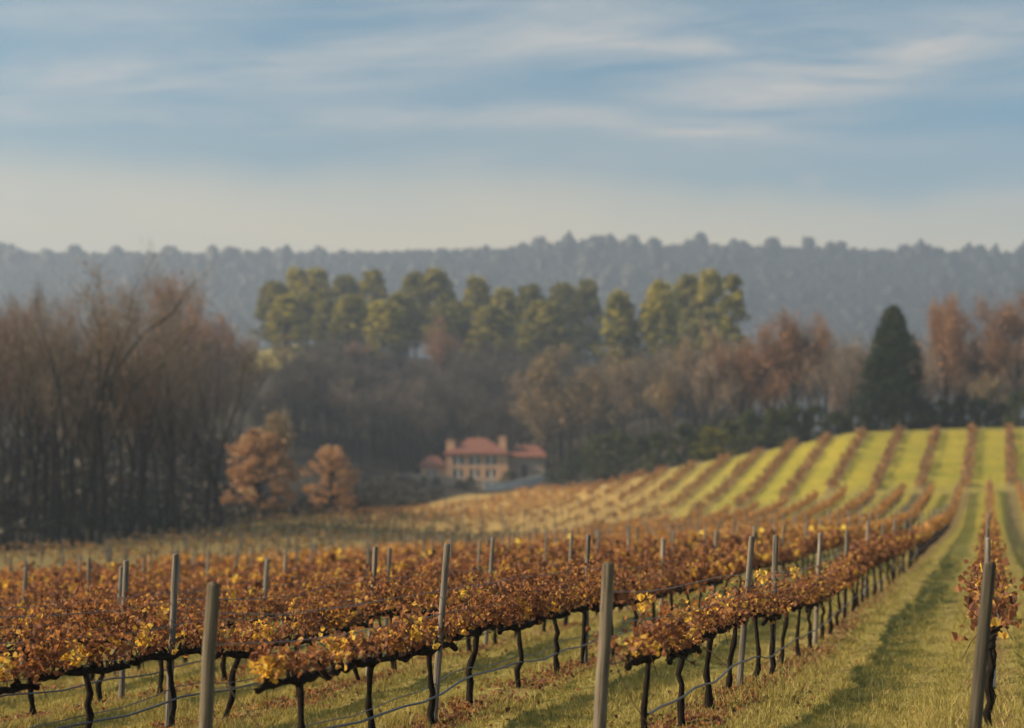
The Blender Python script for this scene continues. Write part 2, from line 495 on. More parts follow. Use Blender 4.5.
def ground_material():
    m, nt, bs = new_mat("ground_cover")
    geo = nt.nodes.new("ShaderNodeNewGeometry")
    pos = geo.outputs["Position"]
    sp = nt.nodes.new("ShaderNodeSeparateXYZ")
    nt.links.new(pos, sp.inputs[0])
    X, Y = sp.outputs[0], sp.outputs[1]
    f_big = noise(nt, pos, 0.22, 4, 0.6)
    f_mid = noise(nt, pos, 1.4, 5, 0.6, 0.4)
    f_fine = noise(nt, pos, 17, 4, 0.7)
    grass = ramp(nt, mathn(nt, "ADD", mathn(nt, "MULTIPLY", f_big, 0.5), mathn(nt, "MULTIPLY", f_mid, 0.5)),
                 [(0.32, (0.145, 0.138, 0.035)), (0.5, (0.26, 0.225, 0.06)), (0.66, (0.36, 0.29, 0.10))])
    grass = mixc(nt, 0.35, grass, ramp(nt, f_fine, [(0.3, (0.07, 0.07, 0.02)), (0.7, (0.34, 0.30, 0.10))]))
    # leaf litter and bare earth under each row of the near block
    k = mathn(nt, "DIVIDE", mathn(nt, "SUBTRACT", mathn(nt, "MULTIPLY", Y, ROW_DIR), X), ROW_STEP)
    d = mathn(nt, "ABSOLUTE", mathn(nt, "SUBTRACT", k, mathn(nt, "ROUND", k)))
    dn = mathn(nt, "ADD", d, mathn(nt, "MULTIPLY_ADD", f_mid, 0.34, -0.17))
    strip = ramp(nt, dn, [(0.07, (1, 1, 1)), (0.15, (0, 0, 0))])
    inblk = mathn(nt, "MULTIPLY", mathn(nt, "LESS_THAN", k, 12.6), mathn(nt, "LESS_THAN", Y, 146))
    f_lit = noise(nt, pos, 8, 5, 0.75)
    litter = ramp(nt, f_lit, [(0.3, (0.035, 0.022, 0.014)), (0.5, (0.12, 0.062, 0.035)), (0.7, (0.24, 0.13, 0.075))])
    col = mixc(nt, mathn(nt, "MULTIPLY", mathn(nt, "MULTIPLY", strip, inblk), ramp(nt, f_lit, [(0.35, (0.25,) * 3), (0.6, (0.9,) * 3)])), grass, litter)
    ruts = mathn(nt, "MULTIPLY", ramp(nt, mathn(nt, "ADD", d, mathn(nt, "MULTIPLY_ADD", f_mid, 0.10, -0.05)), [(0.24, (0, 0, 0)), (0.29, (1, 1, 1)), (0.34, (0, 0, 0))]), mathn(nt, "MULTIPLY", inblk, ramp(nt, f_big, [(0.35, (0.1,) * 3), (0.6, (0.7,) * 3)])))
    col = mixc(nt, ruts, col, (0.22, 0.16, 0.07))
    za = attr(nt, "zone")
    zs = nt.nodes.new("ShaderNodeSeparateColor")
    nt.links.new(za.outputs["Color"], zs.inputs[0])
    tan = ramp(nt, f_mid, [(0.3, (0.27, 0.19, 0.07)), (0.7, (0.47, 0.31, 0.11))])
    hill = ramp(nt, f_mid, [(0.3, (0.23, 0.205, 0.03)), (0.55, (0.32, 0.275, 0.038)), (0.75, (0.39, 0.31, 0.065))])
    # under the rows of the slope: bare soil; between them two faint wheel tracks
    k2 = mathn(nt, "DIVIDE", mathn(nt, "SUBTRACT", mathn(nt, "SUBTRACT", mathn(nt, "MULTIPLY", Y, HILL_DIR), X), 3.9), HILL_STEP)
    d2 = mathn(nt, "ABSOLUTE", mathn(nt, "SUBTRACT", k2, mathn(nt, "ROUND", k2)))
    d2n = mathn(nt, "ADD", d2, mathn(nt, "MULTIPLY_ADD", f_mid, 0.14, -0.07))
    hill = mixc(nt, 1.0, hill, ramp(nt, f_big, [(0.3, (0.72, 0.80, 0.75)), (0.65, (1.12, 1.05, 1.0))]), "MULTIPLY")
    hill = mixc(nt, mathn(nt, "MULTIPLY", ramp(nt, d2n, [(0.24, (0, 0, 0)), (0.29, (1, 1, 1)), (0.34, (0, 0, 0))]), 0.35), hill, (0.20, 0.16, 0.06))
    hill = mixc(nt, ramp(nt, d2n, [(0.10, (0.85,) * 3), (0.17, (0, 0, 0))]), hill, (0.17, 0.115, 0.06))
    wood = ramp(nt, f_mid, [(0.3, (0.02, 0.018, 0.014)), (0.7, (0.06, 0.048, 0.034))])
    col = mixc(nt, zs.outputs[0], col, tan)
    col = mixc(nt, zs.outputs[1], col, hill)
    col = mixc(nt, zs.outputs[2], col, wood)
    nt.links.new(col, bs.inputs["Base Color"])
    bs.inputs["Roughness"].default_value = 0.95
    bs.inputs["Specular IOR Level"].default_value = 0.1
    bp = nt.nodes.new("ShaderNodeBump")
    bp.inputs["Strength"].default_value = 0.7
    bp.inputs["Distance"].default_value = 0.05
    nt.links.new(f_fine, bp.inputs["Height"])
    nt.links.new(bp.outputs[0], bs.inputs["Normal"])
    return m


def sstep(a, b, x):
    t = np.clip((x - a) / (b - a), 0, 1)
    return t * t * (3 - 2 * t)


def build_ground():
    ys = np.concatenate([np.linspace(-40, 8, 25), np.linspace(8, 40, 130)[1:], np.geomspace(40, 300, 200)[1:], np.linspace(300, 2380, 220)[1:]])
    ss = np.linspace(-1, 1, 361)
    ss = np.sign(ss) * (0.55 * np.abs(ss) + 0.45 * np.abs(ss) ** 2.5)
    Yg, Sg = np.meshgrid(ys, ss, indexing="ij")
    Xg = Sg * 0.62 * np.maximum(Yg, 45)
    Zg = gz(Xg, Yg)
    n, mcol = Yg.shape
    i, j = np.meshgrid(np.arange(n - 1), np.arange(mcol - 1), indexing="ij")
    a = (i * mcol + j).ravel()
    f = np.stack([a, a + 1, a + mcol + 1, a + mcol], 1)
    mb = MB()
    mb.add(np.stack([Xg, Yg, Zg], -1).reshape(-1, 3), f)
    o = mb.build("ground", ground_material(), smooth=True)
    x, y = Xg.ravel(), Yg.ravel()
    pxs = x / np.maximum(y, 5) * FPX + 512
    e = field_edge(x, y)
    kk = (ROW_DIR * y - x) / ROW_STEP
    beyond = sstep(-4, 3, y - e)
    outside = np.maximum(sstep(12.6, 13.3, kk), sstep(145, 150, y))
    hillm = np.maximum(outside, (kk < 12.6) * (y < 147) * 0.75 * sstep(35, 110, y)) * sstep(600, 790, pxs)  # far grass of the near block takes the slope's yellow, imitating sunlight
    headland = np.exp(-((y - 148) / 3.2) ** 2) * (pxs > 480) * 0.4
    tanm = np.maximum(outside * (1 - sstep(600, 790, pxs)), headland) * (y < 330)
    hillm = hillm * (1 - headland)
    meadow = np.exp(-(((pxs - 262) / 42) ** 2) - (((y - 428) / 30) ** 2)) > 0.35
    meadow |= (pxs > 700) & (y > e) & (y < e + 14)
    beyond = np.where(meadow, 0, beyond)
    beyond = np.maximum(beyond, outside * 0.45 * (1 - sstep(260, 420, pxs)) * (y < 200))
    ca = o.data.color_attributes.new("zone", "FLOAT_COLOR", "POINT")
    ca.data.foreach_set("color", np.stack([tanm * (1 - beyond), hillm * (1 - beyond), beyond, np.ones_like(x)], 1).astype(np.float32).ravel())
    return tag(o, kind="structure")


ground = build_ground()

# ------------------------------------------------------------------ grapevines
VS = 1.5      # spacing of the vines along a row


def vine_wood(seed):
    """trunk and cordon of one vine; the row runs along local +Y"""
    rg = np.random.default_rng(seed)
    h = rg.uniform(0.74, 0.84)
    n = 9
    z = np.linspace(-0.08, h, n)
    w = np.cumsum(rg.normal(0, 0.018, (n, 2)), 0)
    lean = rg.normal(0, 0.09)
    s = np.sin(np.linspace(0, rg.uniform(2.0, 5.0), n)) * rg.uniform(-0.05, 0.05)
    pts = np.stack([w[:, 0], w[:, 1] + lean * (z / h - 1) * 1.0 + s, z], 1)
    pts[:, :2] -= pts[-1, :2]
    r = np.linspace(0.040, 0.030, n) * rg.uniform(0.8, 1.15) * (1 + rg.normal(0, 0.13, n))
    r[0] *= 1.3
    tr = MB()
    tr.tube(pts, r, 8)
    co = MB()
    for sgn in (-1, 1):
        m = 9
        t = np.linspace(0, 1, m)
        cp = np.stack([rg.normal(0, 0.012, m), sgn * t * VS * 0.5, h - 0.01 + 0.05 * np.sin(t * math.pi) * rg.uniform(-0.4, 1) + rg.normal(0, 0.012, m)], 1)
        cp[0] = pts[-1]
        co.tube(cp, np.linspace(0.046, 0.030, m) * (1 + rg.normal(0, 0.16, m)), 6)
        for q in range(5):                                # knobbly spurs along the arm
            b = cp[1 + int(q * 1.5)]
            co.tube([b, b + [rg.normal(0, 0.02), rg.normal(0, 0.02), 0.05], b + [rg.normal(0, 0.04), rg.normal(0, 0.04), 0.10]], [0.02, 0.022, 0.012], 5)
    return tr, co, h


def vine_foliage(seed, h, n_leaf, size, top=1.42, canes=9, sparse=False):
    rg = np.random.default_rng(seed + 1000)
    ca, fo = MB(), MB()
    ca.tube([(0.0, q * VS * 0.54, h + 0.004) for q in (-1, 0, 1)], 0.008, 4, cap=False)
    P, T = [], []
    for c in range(canes):
        y0 = ((c + rg.random()) / canes - 0.5) * VS * 1.04
        hh = (top - h) * (rg.uniform(0.55, 1.05) if rg.random() > 0.22 else 1.35)
        m = 6
        t = np.linspace(0, 1, m)
        bend = rg.normal(0, 0.16, 2)
        droop = rg.random() < 0.13
        zz = h + (hh * t if not droop else hh * (1.6 * t - 1.9 * t * t))
        cp = np.stack([bend[0] * t ** 1.5 * (1.8 if droop else 1), y0 + bend[1] * t, zz], 1)
        ca.tube(cp, np.linspace(0.0075, 0.0035, m), 4, cap=False)
        k = int(n_leaf / canes * (0.12 if rg.random() < 0.30 else rg.uniform(0.7, 1.45)))
        ii = rg.uniform(0.0, m - 1.01, k)
        i0 = ii.astype(int)
        fr = (ii - i0)[:, None]
        base = cp[i0] * (1 - fr) + cp[i0 + 1] * fr
        P.append(base + rg.normal(0, 1, (k, 3)) * [0.10, 0.11, 0.06] + [0, 0, 0.075])
        T.append(np.clip(rg.normal(0.40, 0.17, k) + 0.14 * (ii / m - 0.5), 0, 0.84))
    P, T = np.concatenate(P), np.concatenate(T)
    ok = (P[:, 2] > h + 0.03 + 0.10 * rg.random(len(P))) | (rg.random(len(P)) < 0.13)
    ok &= np.abs(P[:, 0]) < 0.34
    P, T = P[ok], T[ok]
    for _ in range(6):                                    # clusters that have kept a brighter yellow or orange
        c = P[rg.integers(len(P))]
        near = np.linalg.norm(P - c, axis=1) < rg.uniform(0.06, 0.17)
        T[near] = np.clip(rg.normal(0.88, 0.08, near.sum()), 0, 1)
    fo.cards(P, rg.uniform(0.5, 1.5, len(P)) * size, T, up_bias=-0.9, rg=rg)
    return ca, fo


NEAR, MID, FAR = [], [], []
for s in range(10):
    tr, co, h = vine_wood(s)
    me_t, me_c = tr.mesh("trunk", M_vinewood, True), co.mesh("cordon", M_vinewood, True)
    for lst, nl, sz, cn in ((NEAR, 900, 0.052, 19), (MID, 300, 0.095, 11), (FAR, 100, 0.19, 8)):
        ca, fo = vine_foliage(s * 31 + nl, h, nl, sz, top=1.21 + 0.03 * (s % 3), canes=cn)
        lst.append((me_t, me_c, ca.mesh("cane", M_cane), fo.mesh("foliage", M_leaf)))
THIN = []
for s in range(3):
    tr, co, h = vine_wood(50 + s)
    ca, fo = vine_foliage(700 + s, h, 150, 0.070, top=1.27, canes=6)
    THIN.append((tr.mesh("trunk", M_vinewood, True), co.mesh("cordon", M_vinewood, True), ca.mesh("cane", M_cane), fo.mesh("foliage", M_leaf)))

LOW = []
for s in range(6):
    tr, co, h = vine_wood(80 + s)
    ca, fo = vine_foliage(900 + s, h, 540, 0.052, top=1.15, canes=17)
    LOW.append((tr.mesh("trunk", M_vinewood, True), co.mesh("cordon", M_vinewood, True), ca.mesh("cane", M_cane), fo.mesh("foliage", M_leaf)))

ORD = ("first second third fourth fifth sixth seventh eighth ninth tenth eleventh twelfth thirteenth fourteenth fifteenth sixteenth seventeenth eighteenth nineteenth "
       "twentieth").split()
TENS = {2: "twenty", 3: "thirty", 4: "forty", 5: "fifty", 6: "sixty", 7: "seventy", 8: "eighty", 9: "ninety"}


def ordinal(n):
    if n <= 20:
        return ORD[n - 1]
    t, u = divmod(n, 10)
    return TENS[t] + "-" + ORD[u - 1] if u else TENS[t][:-1] + "ieth"


def row_name(k):
    if k == 0:
        return "thin row right of the track"
    if k < 0:
        return "row beyond the thin one"
    return ordinal(k) + " row left of the track"


def row_x(k, y):
    return ROW_DIR * y - ROW_STEP * k + (-0.05 if k == 1 else 0.0)


ROWS = range(-1, 13)
FIRST = {-1: 13.2, 0: 13.6, 1: 12.5, 2: 12.15, 3: 12.5}
ROW_END = 145.0


def in_view(x, y, m=1.5):
    return abs(x) < 0.36 * y + m


def row_rot(k, y):
    dz_ = float(gz(row_x(k, y + 1), y + 1) - gz(row_x(k, y - 1), y - 1))
    return (math.atan2(dz_ * 0.8, 2.1), 0, -math.atan(ROW_DIR))


cand = []
for k in ROWS:
    y = FIRST.get(k, 11.7 + (k * 0.37) % 1.5)
    while y < ROW_END:
        x = row_x(k, y)
        if in_view(x, y):
            cand.append((y, x, k))
        y += VS * math.cos(math.atan(ROW_DIR)) * 1.0 + 0.0
cand.sort()
LOOKS = ["rust-leaved", "brown-leaved", "russet", "dark-stemmed", "crinkled"]
count_in_row = {}
N_IND = 300
for n, (y, x, k) in enumerate(cand[:N_IND]):
    lst = THIN if k <= 0 else LOW if (k == 1 and y < 27 or k == 2 and y < 15) else NEAR if y < 27 else MID if y < 48 else FAR
    if rng.random() < 0.07:
        lst = LOW                                         # now and then a weaker vine
    ms = lst[int(rng.integers(len(lst)))]
    q = count_in_row[k] = count_in_row.get(k, 0) + 1
    z = float(gz(x, y))
    rot = row_rot(k, y)
    t = thing("grapevine", f"{LOOKS[n % 5]} grapevine, {ordinal(q)} in view up the {row_name(k)}", "grapevine", (x, y, z),
              (rot[0], 0, rot[2] + (math.pi if rng.random() < 0.5 else 0)), (1, 1, rng.uniform(0.94, 1.06)), "grapevines on the trellis rows")
    if abs(t.rotation_euler.z - rot[2]) > 1:
        t.rotation_euler.x = -rot[0]
    for me in ms:
        link(me.name.split(".")[0], me, t)

# the rest of the near block and the block on the slope: too many to single out
wood_far, leaf_far = MB(), MB()
far_pts = [(x, y, 1.0, 0.5, row_rot(k, y)) for (y, x, k) in cand[N_IND:]]
far_pos = []
for (x, y, s, t, r) in far_pts:
    z = float(gz(x, y))
    far_pos.append((x, y, z))
    b = np.array([x, y, z])
    wood_far.tube([b - [0, 0, .05], b + [0.02, 0, 0.4], b + [0, 0.0, 0.8]], 0.035, 4)
    d = np.array([ROW_DIR, 1.0, 0.0]) * VS * 0.5
    wood_far.tube([b + [0, 0, 0.8] - d, b + [0, 0, 0.8] + d], 0.028, 4)
    n = 60
    a = rng.uniform(-0.52, 0.52, n) * VS
    P = b + np.stack([ROW_DIR * a * 0.95 + rng.normal(0, 0.13, n), a * 0.95 + rng.normal(0, 0.1, n), rng.uniform(0.76, 1.32, n) * rng.uniform(0.93, 1.05)], 1)
    leaf_far.quads(P, rng.uniform(0.16, 0.3, n), np.clip(rng.normal(0.70, 0.18, n), 0, 1))
hill_rows = []
for j in range(-2, 60):
    off = -3.9 - HILL_STEP * j
    y0 = 149.0 if off > -38 else 80 + 2.5 * (j % 3)
    y = y0 + (j * 0.7) % 1.4
    while y < 275:
        x = HILL_DIR * y + off
        if y > field_edge(x, y) - 2.5:
            if y > 200:
                break
            y += 1.6
            continue
        if in_view(x, y, 3):
            pxv = x / y * FPX + 512
            hill = sstep(540, 680, pxv)
            z = float(gz(x, y))
            b = np.array([x, y, z])
            if rng.random() < 0.09:
                y += 1.6
                continue                                      # a missing vine
            n = int(10 + 26 * hill + 8 * (y > 175))
            a = rng.uniform(-0.9, 0.9, n)
            top = 0.82 + 0.25 * hill + rng.uniform(-0.15, 0.15)
            P = b + np.stack([HILL_DIR * a + rng.normal(0, 0.17 + 0.12 * hill, n), a, rng.uniform(0.30, top, n)], 1)
            gold = sstep(150, 210, y) * (1 - hill)
            leaf_far.quads(P, rng.uniform(0.22, 0.42, n), np.clip(rng.normal(0.14 + 0.28 * hill + 0.6 * gold, 0.16, n), 0, 1))
            wood_far.tube([b - [0, 0, .05], b + [0, 0, 0.7]], 0.04, 3, cap=False)
            hill_rows.append((j, x, y, z))
        y += 1.6
vl = leaf_far.build("distant_vine_foliage", M_farleaf)
tag(vl, "rusty foliage of the far vine rows running up the slope", "vines", None, "stuff")
vw = wood_far.build("distant_vine_stems", M_vinewood)
tag(vw, "dark stems and cordons of the far vine rows", "vines", None, "stuff")


# ------------------------------------------------------------------ posts, wires, hoses
def post_mesh(h, r, seed, mat, sides=12, slant=0.0):
    rg = np.random.default_rng(seed)
    mb = MB()
    n = 10
    z = np.concatenate([np.linspace(-0.35, h - 0.012, n), [h]])
    w = np.cumsum(rg.normal(0, 0.0025, (n + 1, 2)), 0)
    rr = np.concatenate([np.linspace(r * 1.06, r * 0.95, n) * (1 + rg.normal(0, 0.015, n)), [r * 0.80]])
    mb.tube(np.stack([w[:, 0], w[:, 1], z], 1), rr, sides, cap=True)
    return mb.mesh("trellis_post", mat, False)


POSTS = [post_mesh(1.86 + 0.04 * (i % 3), 0.037 + 0.004 * (i % 2), i, M_post) for i in range(5)]
M_darkpost = barky("dark_post_wood", (0.018, 0.016, 0.013), (0.10, 0.088, 0.07), 30, 1.0, 0.05)
ENDS = [post_mesh(1.62, 0.052, 20 + i, M_endpost if i else M_darkpost, 14) for i in range(3)]
post_y = {0: [19.0], -1: [16], 1: [17.3, 19.9], 2: [15.2, 20.9], 4: [19.4, 23.1]}
pc = []
for k in ROWS:
    ys = list(post_y.get(k, [14.5 + (k * 1.9) % 4.8]))
    while ys[-1] < ROW_END:
        ys.append(ys[-1] + 4.85 + rng.normal(0, 0.1))
    pc += [(y, row_x(k, y), k) for y in ys]
pc = sorted(p for p in pc if in_view(p[1], p[0], 0.4) and p[0] < ROW_END)
cnt = {}
for y, x, k in pc[:290]:
    q = cnt[k] = cnt.get(k, 0) + 1
    r = random.uniform
    o = link("trellis_post", POSTS[random.randrange(5)])
    o.location = (x - (0.05 if k > 0 else 0.04), y, float(gz(x, y)))
    o.rotation_euler = (r(-0.02, 0.02), math.radians(3.2) + r(-0.03, 0.03), r(0, 6.28))
    rz = o.rotation_euler.z
    o.rotation_euler = (Matrix.Rotation((math.radians(3.0) if k > 0 else 0) + r(-0.03, 0.03) * (1 if k > 0 else 0.3), 3, "Y") @ Matrix.Rotation(r(-0.02, 0.02), 3, "X") @ Matrix.Rotation(rz, 3, "Z")).to_euler()
    tag(o, f"slim grey post, {ordinal(q)} in view along the {row_name(k)}", "post", "trellis posts between the vines")
# end posts: thicker, shorter, at the near end of each row
for k, y, lab in ((0, 11.3, "dark thick end post of the thin row beside the grass track"),
                  (1, 11.2, "thick weathered end post where the first row left of the track begins"),
                  (2, 10.65, "thick brown end post standing alone at the start of the second row")):
    o = link("trellis_post", ENDS[k])
    x = {0: -18.5, 1: -392, 2: -789}[k] / FPX * y + ROW_DIR * y
    o.location = (x, y, float(gz(x, y)))
    o.rotation_euler = (Matrix.Rotation(math.radians(3.4 if k else 5.4), 3, "Y") @ Matrix.Rotation(k * 1.3, 3, "Z")).to_euler()
    tag(o, lab, "post", "end posts of the vine rows")
# posts of the block on the slope
sp = MB()
seen = set()
for (j, x, y, z) in hill_rows:
    key = (j, int(y // 6.4))
    if key in seen:
        continue
    seen.add(key)
    sp.tube([(x, y, z - 0.1), (x + 0.04, y, z + 1.7)], 0.06, 5)
for y, x, k in pc[290:]:
    z = float(gz(x, y))
    sp.tube([(x, y, z - 0.1), (x + 0.06, y, z + 1.86)], 0.045, 5)
tag(sp.build("distant_posts", M_post), "grey trellis posts dotted along the far vine rows", "posts", None, "stuff")


def row_line(name, k, y0, y1, h, r, mat, label, cat, group, sag=0.02, sides=5, step=1.2, dx=0.03, wander=0.0):
    ys = np.arange(y0, y1, step)
    xs = row_x(k, ys) + dx
    ph = rng.uniform(0, 6)
    zs = gz(xs, ys) + h - sag * np.abs(np.sin((ys - y0) * math.pi / 4.85)) + wander * np.sin(ys * 0.9 + ph)
    mb = MB()
    mb.tube(np.stack([xs + wander * 0.5 * np.sin(ys * 0.7 + ph), ys, zs], 1), r, sides, cap=False)
    return tag(mb.build(name, mat), label, cat, group)


for k in range(0, 7):
    y0 = {0: 11.4, 1: 11.25, 2: 10.7}.get(k, 11.0)
    y1 = 110 if k < 3 else 70
    rn = row_name(k)
    row_line("trellis_wire", k, y0, y1, 0.82, 0.005, M_wire, f"taut cordon wire carrying the vine arms of the {rn}", "wire", "trellis wires", dx=-0.04)
    row_line("trellis_wire", k, y0, y1, 1.16, 0.005, M_wire, f"steel catch wire through the leaves of the {rn}", "wire", "trellis wires", dx=0.07)
    row_line("trellis_wire", k, y0, y1, 1.40, 0.005, M_wire, f"top steel wire above the leaves of the {rn}", "wire", "trellis wires", dx=-0.05)
    row_line("drip_hose", k, y0 + (1.0 if k else 2.5), y1, 0.36, 0.012, M_hose, f"dark drip hose slung under the {rn}", "hose", "drip irrigation hoses", sag=0.05, sides=6, step=0.5, dx=0.05, wander=0.02)
    if k in (2, 3):
        row_line("trellis_wire", k, y0, y1, 0.46, 0.006, M_wire, f"low grey guide wire over the hose of the {rn}", "wire", "trellis wires", sag=0.08, step=0.5, dx=-0.02, wander=0.02)
for k, yA, yB, lab in ((1, 11.2, 12.9, "slack guy wire slanting from the thick end post to the first vine"),
                       (2, 10.65, 12.3, "slack guy wire slanting off the lone brown end post")):
    x = {1: -392, 2: -789}[k] / FPX * yA + ROW_DIR * yA
    p0 = np.array([x + 0.03, yA, float(gz(x, yA)) + 1.1])
    xb = row_x(k, yB)
    p1 = np.array([xb, yB, float(gz(xb, yB)) + 0.05])
    t = np.linspace(0, 1, 8)[:, None]
    mb = MB()
    mb.tube(p0 * (1 - t) + p1 * t - np.array([0, 0, 0.12]) * np.sin(t * math.pi), 0.005, 5)
    tag(mb.build("guy_wire", M_wire), lab, "wire", "trellis wires")


# ------------------------------------------------------------------ grass and fallen leaves
def scatter(n, y0, y1, power=2.0):
    y = (y0 ** (1 - power) + rng.random(n) * (y1 ** (1 - power) - y0 ** (1 - power))) ** (1 / (1 - power))
    x = rng.uniform(-0.40, 0.40, n) * y
    return x, y


def row_dist(x, y):
    k = (ROW_DIR * y - x) / ROW_STEP
    return np.abs(k - np.round(k)) * ROW_STEP, k


def build_grass():
    n = 210000
    x, y = scatter(n, 10.6, 60, 1.7)
    d, k = row_dist(x, y)
    patch = 0.5 + 0.5 * np.sin(x * 0.9 + 1.3 * np.sin(y * 0.6)) * np.sin(y * 0.8 + 0.9 * np.sin(x * 0.7))
    keep = rng.random(n) < np.where(d < 0.42, 0.22, 1.0)
    x, y, patch, d = x[keep], y[keep], patch[keep], d[keep]
    z = gz(x, y)
    weed = 1 + 0.9 * (np.sin(x * 2.3 + 2.1 * np.sin(y * 1.7)) * np.sin(y * 2.9 + 1.9 * np.sin(x * 1.3)) > 0.86)
    mb = MB()
    for b in range(3):
        m = len(x)
        L = rng.uniform(0.02, 0.058, m) * (0.7 + 0.8 * patch) * (1 + 0.012 * y) * np.where(d < 0.7, 1.3, 1.0) * np.where(np.abs(d - 0.85) < 0.16, 0.55, 1.0) * np.where(rng.random(m) < 0.03, 2.2, 1.0) * weed
        ang = rng.uniform(0, 2 * math.pi, m)
        lean = rng.uniform(0.1, 0.9, m)
        vec = np.stack([np.cos(ang) * lean, np.sin(ang) * lean, np.ones(m)], 1) * L[:, None]
        p = np.stack([x + rng.normal(0, 0.03, m), y + rng.normal(0, 0.03, m), z - 0.008], 1)
        tint = np.clip(rng.normal(0.42, 0.2, m) + 0.25 * (patch - 0.5) + np.where(rng.random(m) < 0.05, 0.4, 0), 0, 1)
        mb.twigs(p, vec, 0.005 + 0.00045 * y, tint)
    tag(mb.build("grass", M_grass), "short olive green grass between the vine rows", "grass", None, "stuff")
    # fallen leaves, mostly beneath the rows
    n = 30000
    x, y = scatter(n, 10.8, 45, 1.8)
    kk = np.round((ROW_DIR * y - x) / ROW_STEP)
    spread = np.where(rng.random(n) < 0.85, 0.26, 0.5)
    x = ROW_DIR * y - ROW_STEP * kk + rng.normal(0, 1, n) * spread
    clump = np.sin(y * 1.1 + kk * 2.0) + 0.6 * np.sin(y * 2.7 + kk)
    kp = (rng.random(n) < 0.25 + 0.35 * (clump + 1)) & (kk > 0)
    x, y = x[kp], y[kp]
    mb = MB()
    m = len(x)
    pos = np.stack([x, y, gz(x, y) + rng.uniform(0.008, 0.04, m)], 1)
    mb.cards(pos, rng.uniform(0.035, 0.065, m), np.clip(rng.normal(0.30, 0.18, m), 0, 0.85), up_bias=0.0)
    tag(mb.build("fallen_leaves", M_leaf), "brown leaves fallen on the ground beneath the vines", "fallen leaves", None, "stuff")


build_grass()


# ------------------------------------------------------------------ trees
def unit(v):
    return v / (np.linalg.norm(v) + 1e-9)


def bare_tree(seed, h=22.0, fork=0.45, spread=0.33, r0=0.30, twig_n=5200, twig_mat=None, twig_len=1.0, twig_w=0.035, leaf_n=0, leaf_size=0.28, tint=(0.45, 0.2), wobble=0.05, multi=1):
    """trunk with limbs, and a crown of fine twigs (and a few clinging leaves)"""
    rg = np.random.default_rng(seed)
    tr = MB()
    tips, tipdir = [], []

    def grow(p, d, L, r, depth):
        m = 5
        pts = [p]
        dd = d.copy()
        for _ in range(m):
            dd = unit(dd + rg.normal(0, wobble + 0.05 * depth, 3) + [0, 0, 0.05 * depth])
            pts.append(pts[-1] + dd * L / m)
        r1 = r * (0.62 if depth else 0.7)
        tr.tube(pts, np.linspace(r, r1, m + 1), 7 if depth == 0 else 5 if depth == 1 else 3, cap=False)
        pts = np.array(pts)
        if depth >= 1:
            for q in range(2, m + 1):
                tips.append(pts[q])
                tipdir.append(dd)
        if depth == 3:
            return
        nb = (5, 4, 3)[depth]
        for b in range(nb):
            f = 1.0 if b == 0 else rg.uniform(0.45 if depth else 0.55, 1.0)
            idx = f * m
            i0 = min(int(idx), m - 1)
            q = pts[i0] + (pts[i0 + 1] - pts[i0]) * (idx - i0)
            az = rg.uniform(0, 2 * math.pi)
            side = np.array([math.cos(az), math.sin(az), 0.15])
            nd = unit(dd * (1.0 if b == 0 else 0.75) + side * (0.25 if b == 0 else spread * rg.uniform(1.2, 2.4)))
            grow(q, nd, L * (0.60 if depth == 0 else 0.62) * rg.uniform(0.75, 1.1), r1 * (0.75 if b == 0 else 0.5), depth + 1)

    for s in range(multi):
        az = rg.uniform(0, 6.28)
        d = unit(np.array([math.cos(az) * 0.12 * (multi > 1), math.sin(az) * 0.12 * (multi > 1), 1.0]))
        grow(np.array([0.25 * math.cos(az) * (multi > 1), 0.25 * math.sin(az) * (multi > 1), -0.4]), d, h * fork, r0 * (1 if multi == 1 else 0.75), 0)
    tips, tipdir = np.array(tips), np.array(tipdir)
    v_all = np.concatenate(tr.v)
    sc = h / v_all[:, 2].max()
    cr = MB()
    i = rg.integers(len(tips), size=twig_n)
    dirs = tipdir[i] * 0.7 + rg.normal(0, 0.55, (twig_n, 3)) + [0, 0, 0.25]
    dirs /= np.linalg.norm(dirs, axis=1)[:, None]
    p0 = tips[i] + rg.normal(0, 0.30, (twig_n, 3))
    cr.twigs(p0, dirs * (rg.uniform(0.5, 1.4, twig_n) * twig_len)[:, None], twig_w, np.clip(rg.normal(tint[0], tint[1], twig_n), 0, 1))
    if leaf_n:
        i = rg.integers(len(tips), size=leaf_n)
        cr.quads(tips[i] + rg.normal(0, 0.55, (leaf_n, 3)), rg.uniform(0.6, 1.4, leaf_n) * leaf_size, np.clip(rg.normal(tint[0] + 0.15, tint[1], leaf_n), 0, 1), rg)
    for mb in (tr, cr):
        mb.v = [a * np.float32(sc) for a in mb.v]
    return tr, cr


def clumped_crown(seed, shape, n_clump, per, clump_r, leaf, tint=(0.45, 0.22), top_tint=0.0):
    """leaf-sized faces gathered in clumps through a crown whose radius at height t in 0..1 is shape(t)"""
    rg = np.random.default_rng(seed)
    P, T = [], []
    for c in range(n_clump):
        t = rg.random() ** 0.85
        R = shape(t)
        az = rg.uniform(0, 2 * math.pi)
        rad = R * math.sqrt(rg.uniform(0.15, 1.0)) * rg.uniform(0.8, 1.12)
        cpos = np.array([math.cos(az) * rad, math.sin(az) * rad, t])
        P.append((cpos, rg.uniform(0.7, 1.3)))
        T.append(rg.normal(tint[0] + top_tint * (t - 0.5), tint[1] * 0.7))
    return P, T, rg


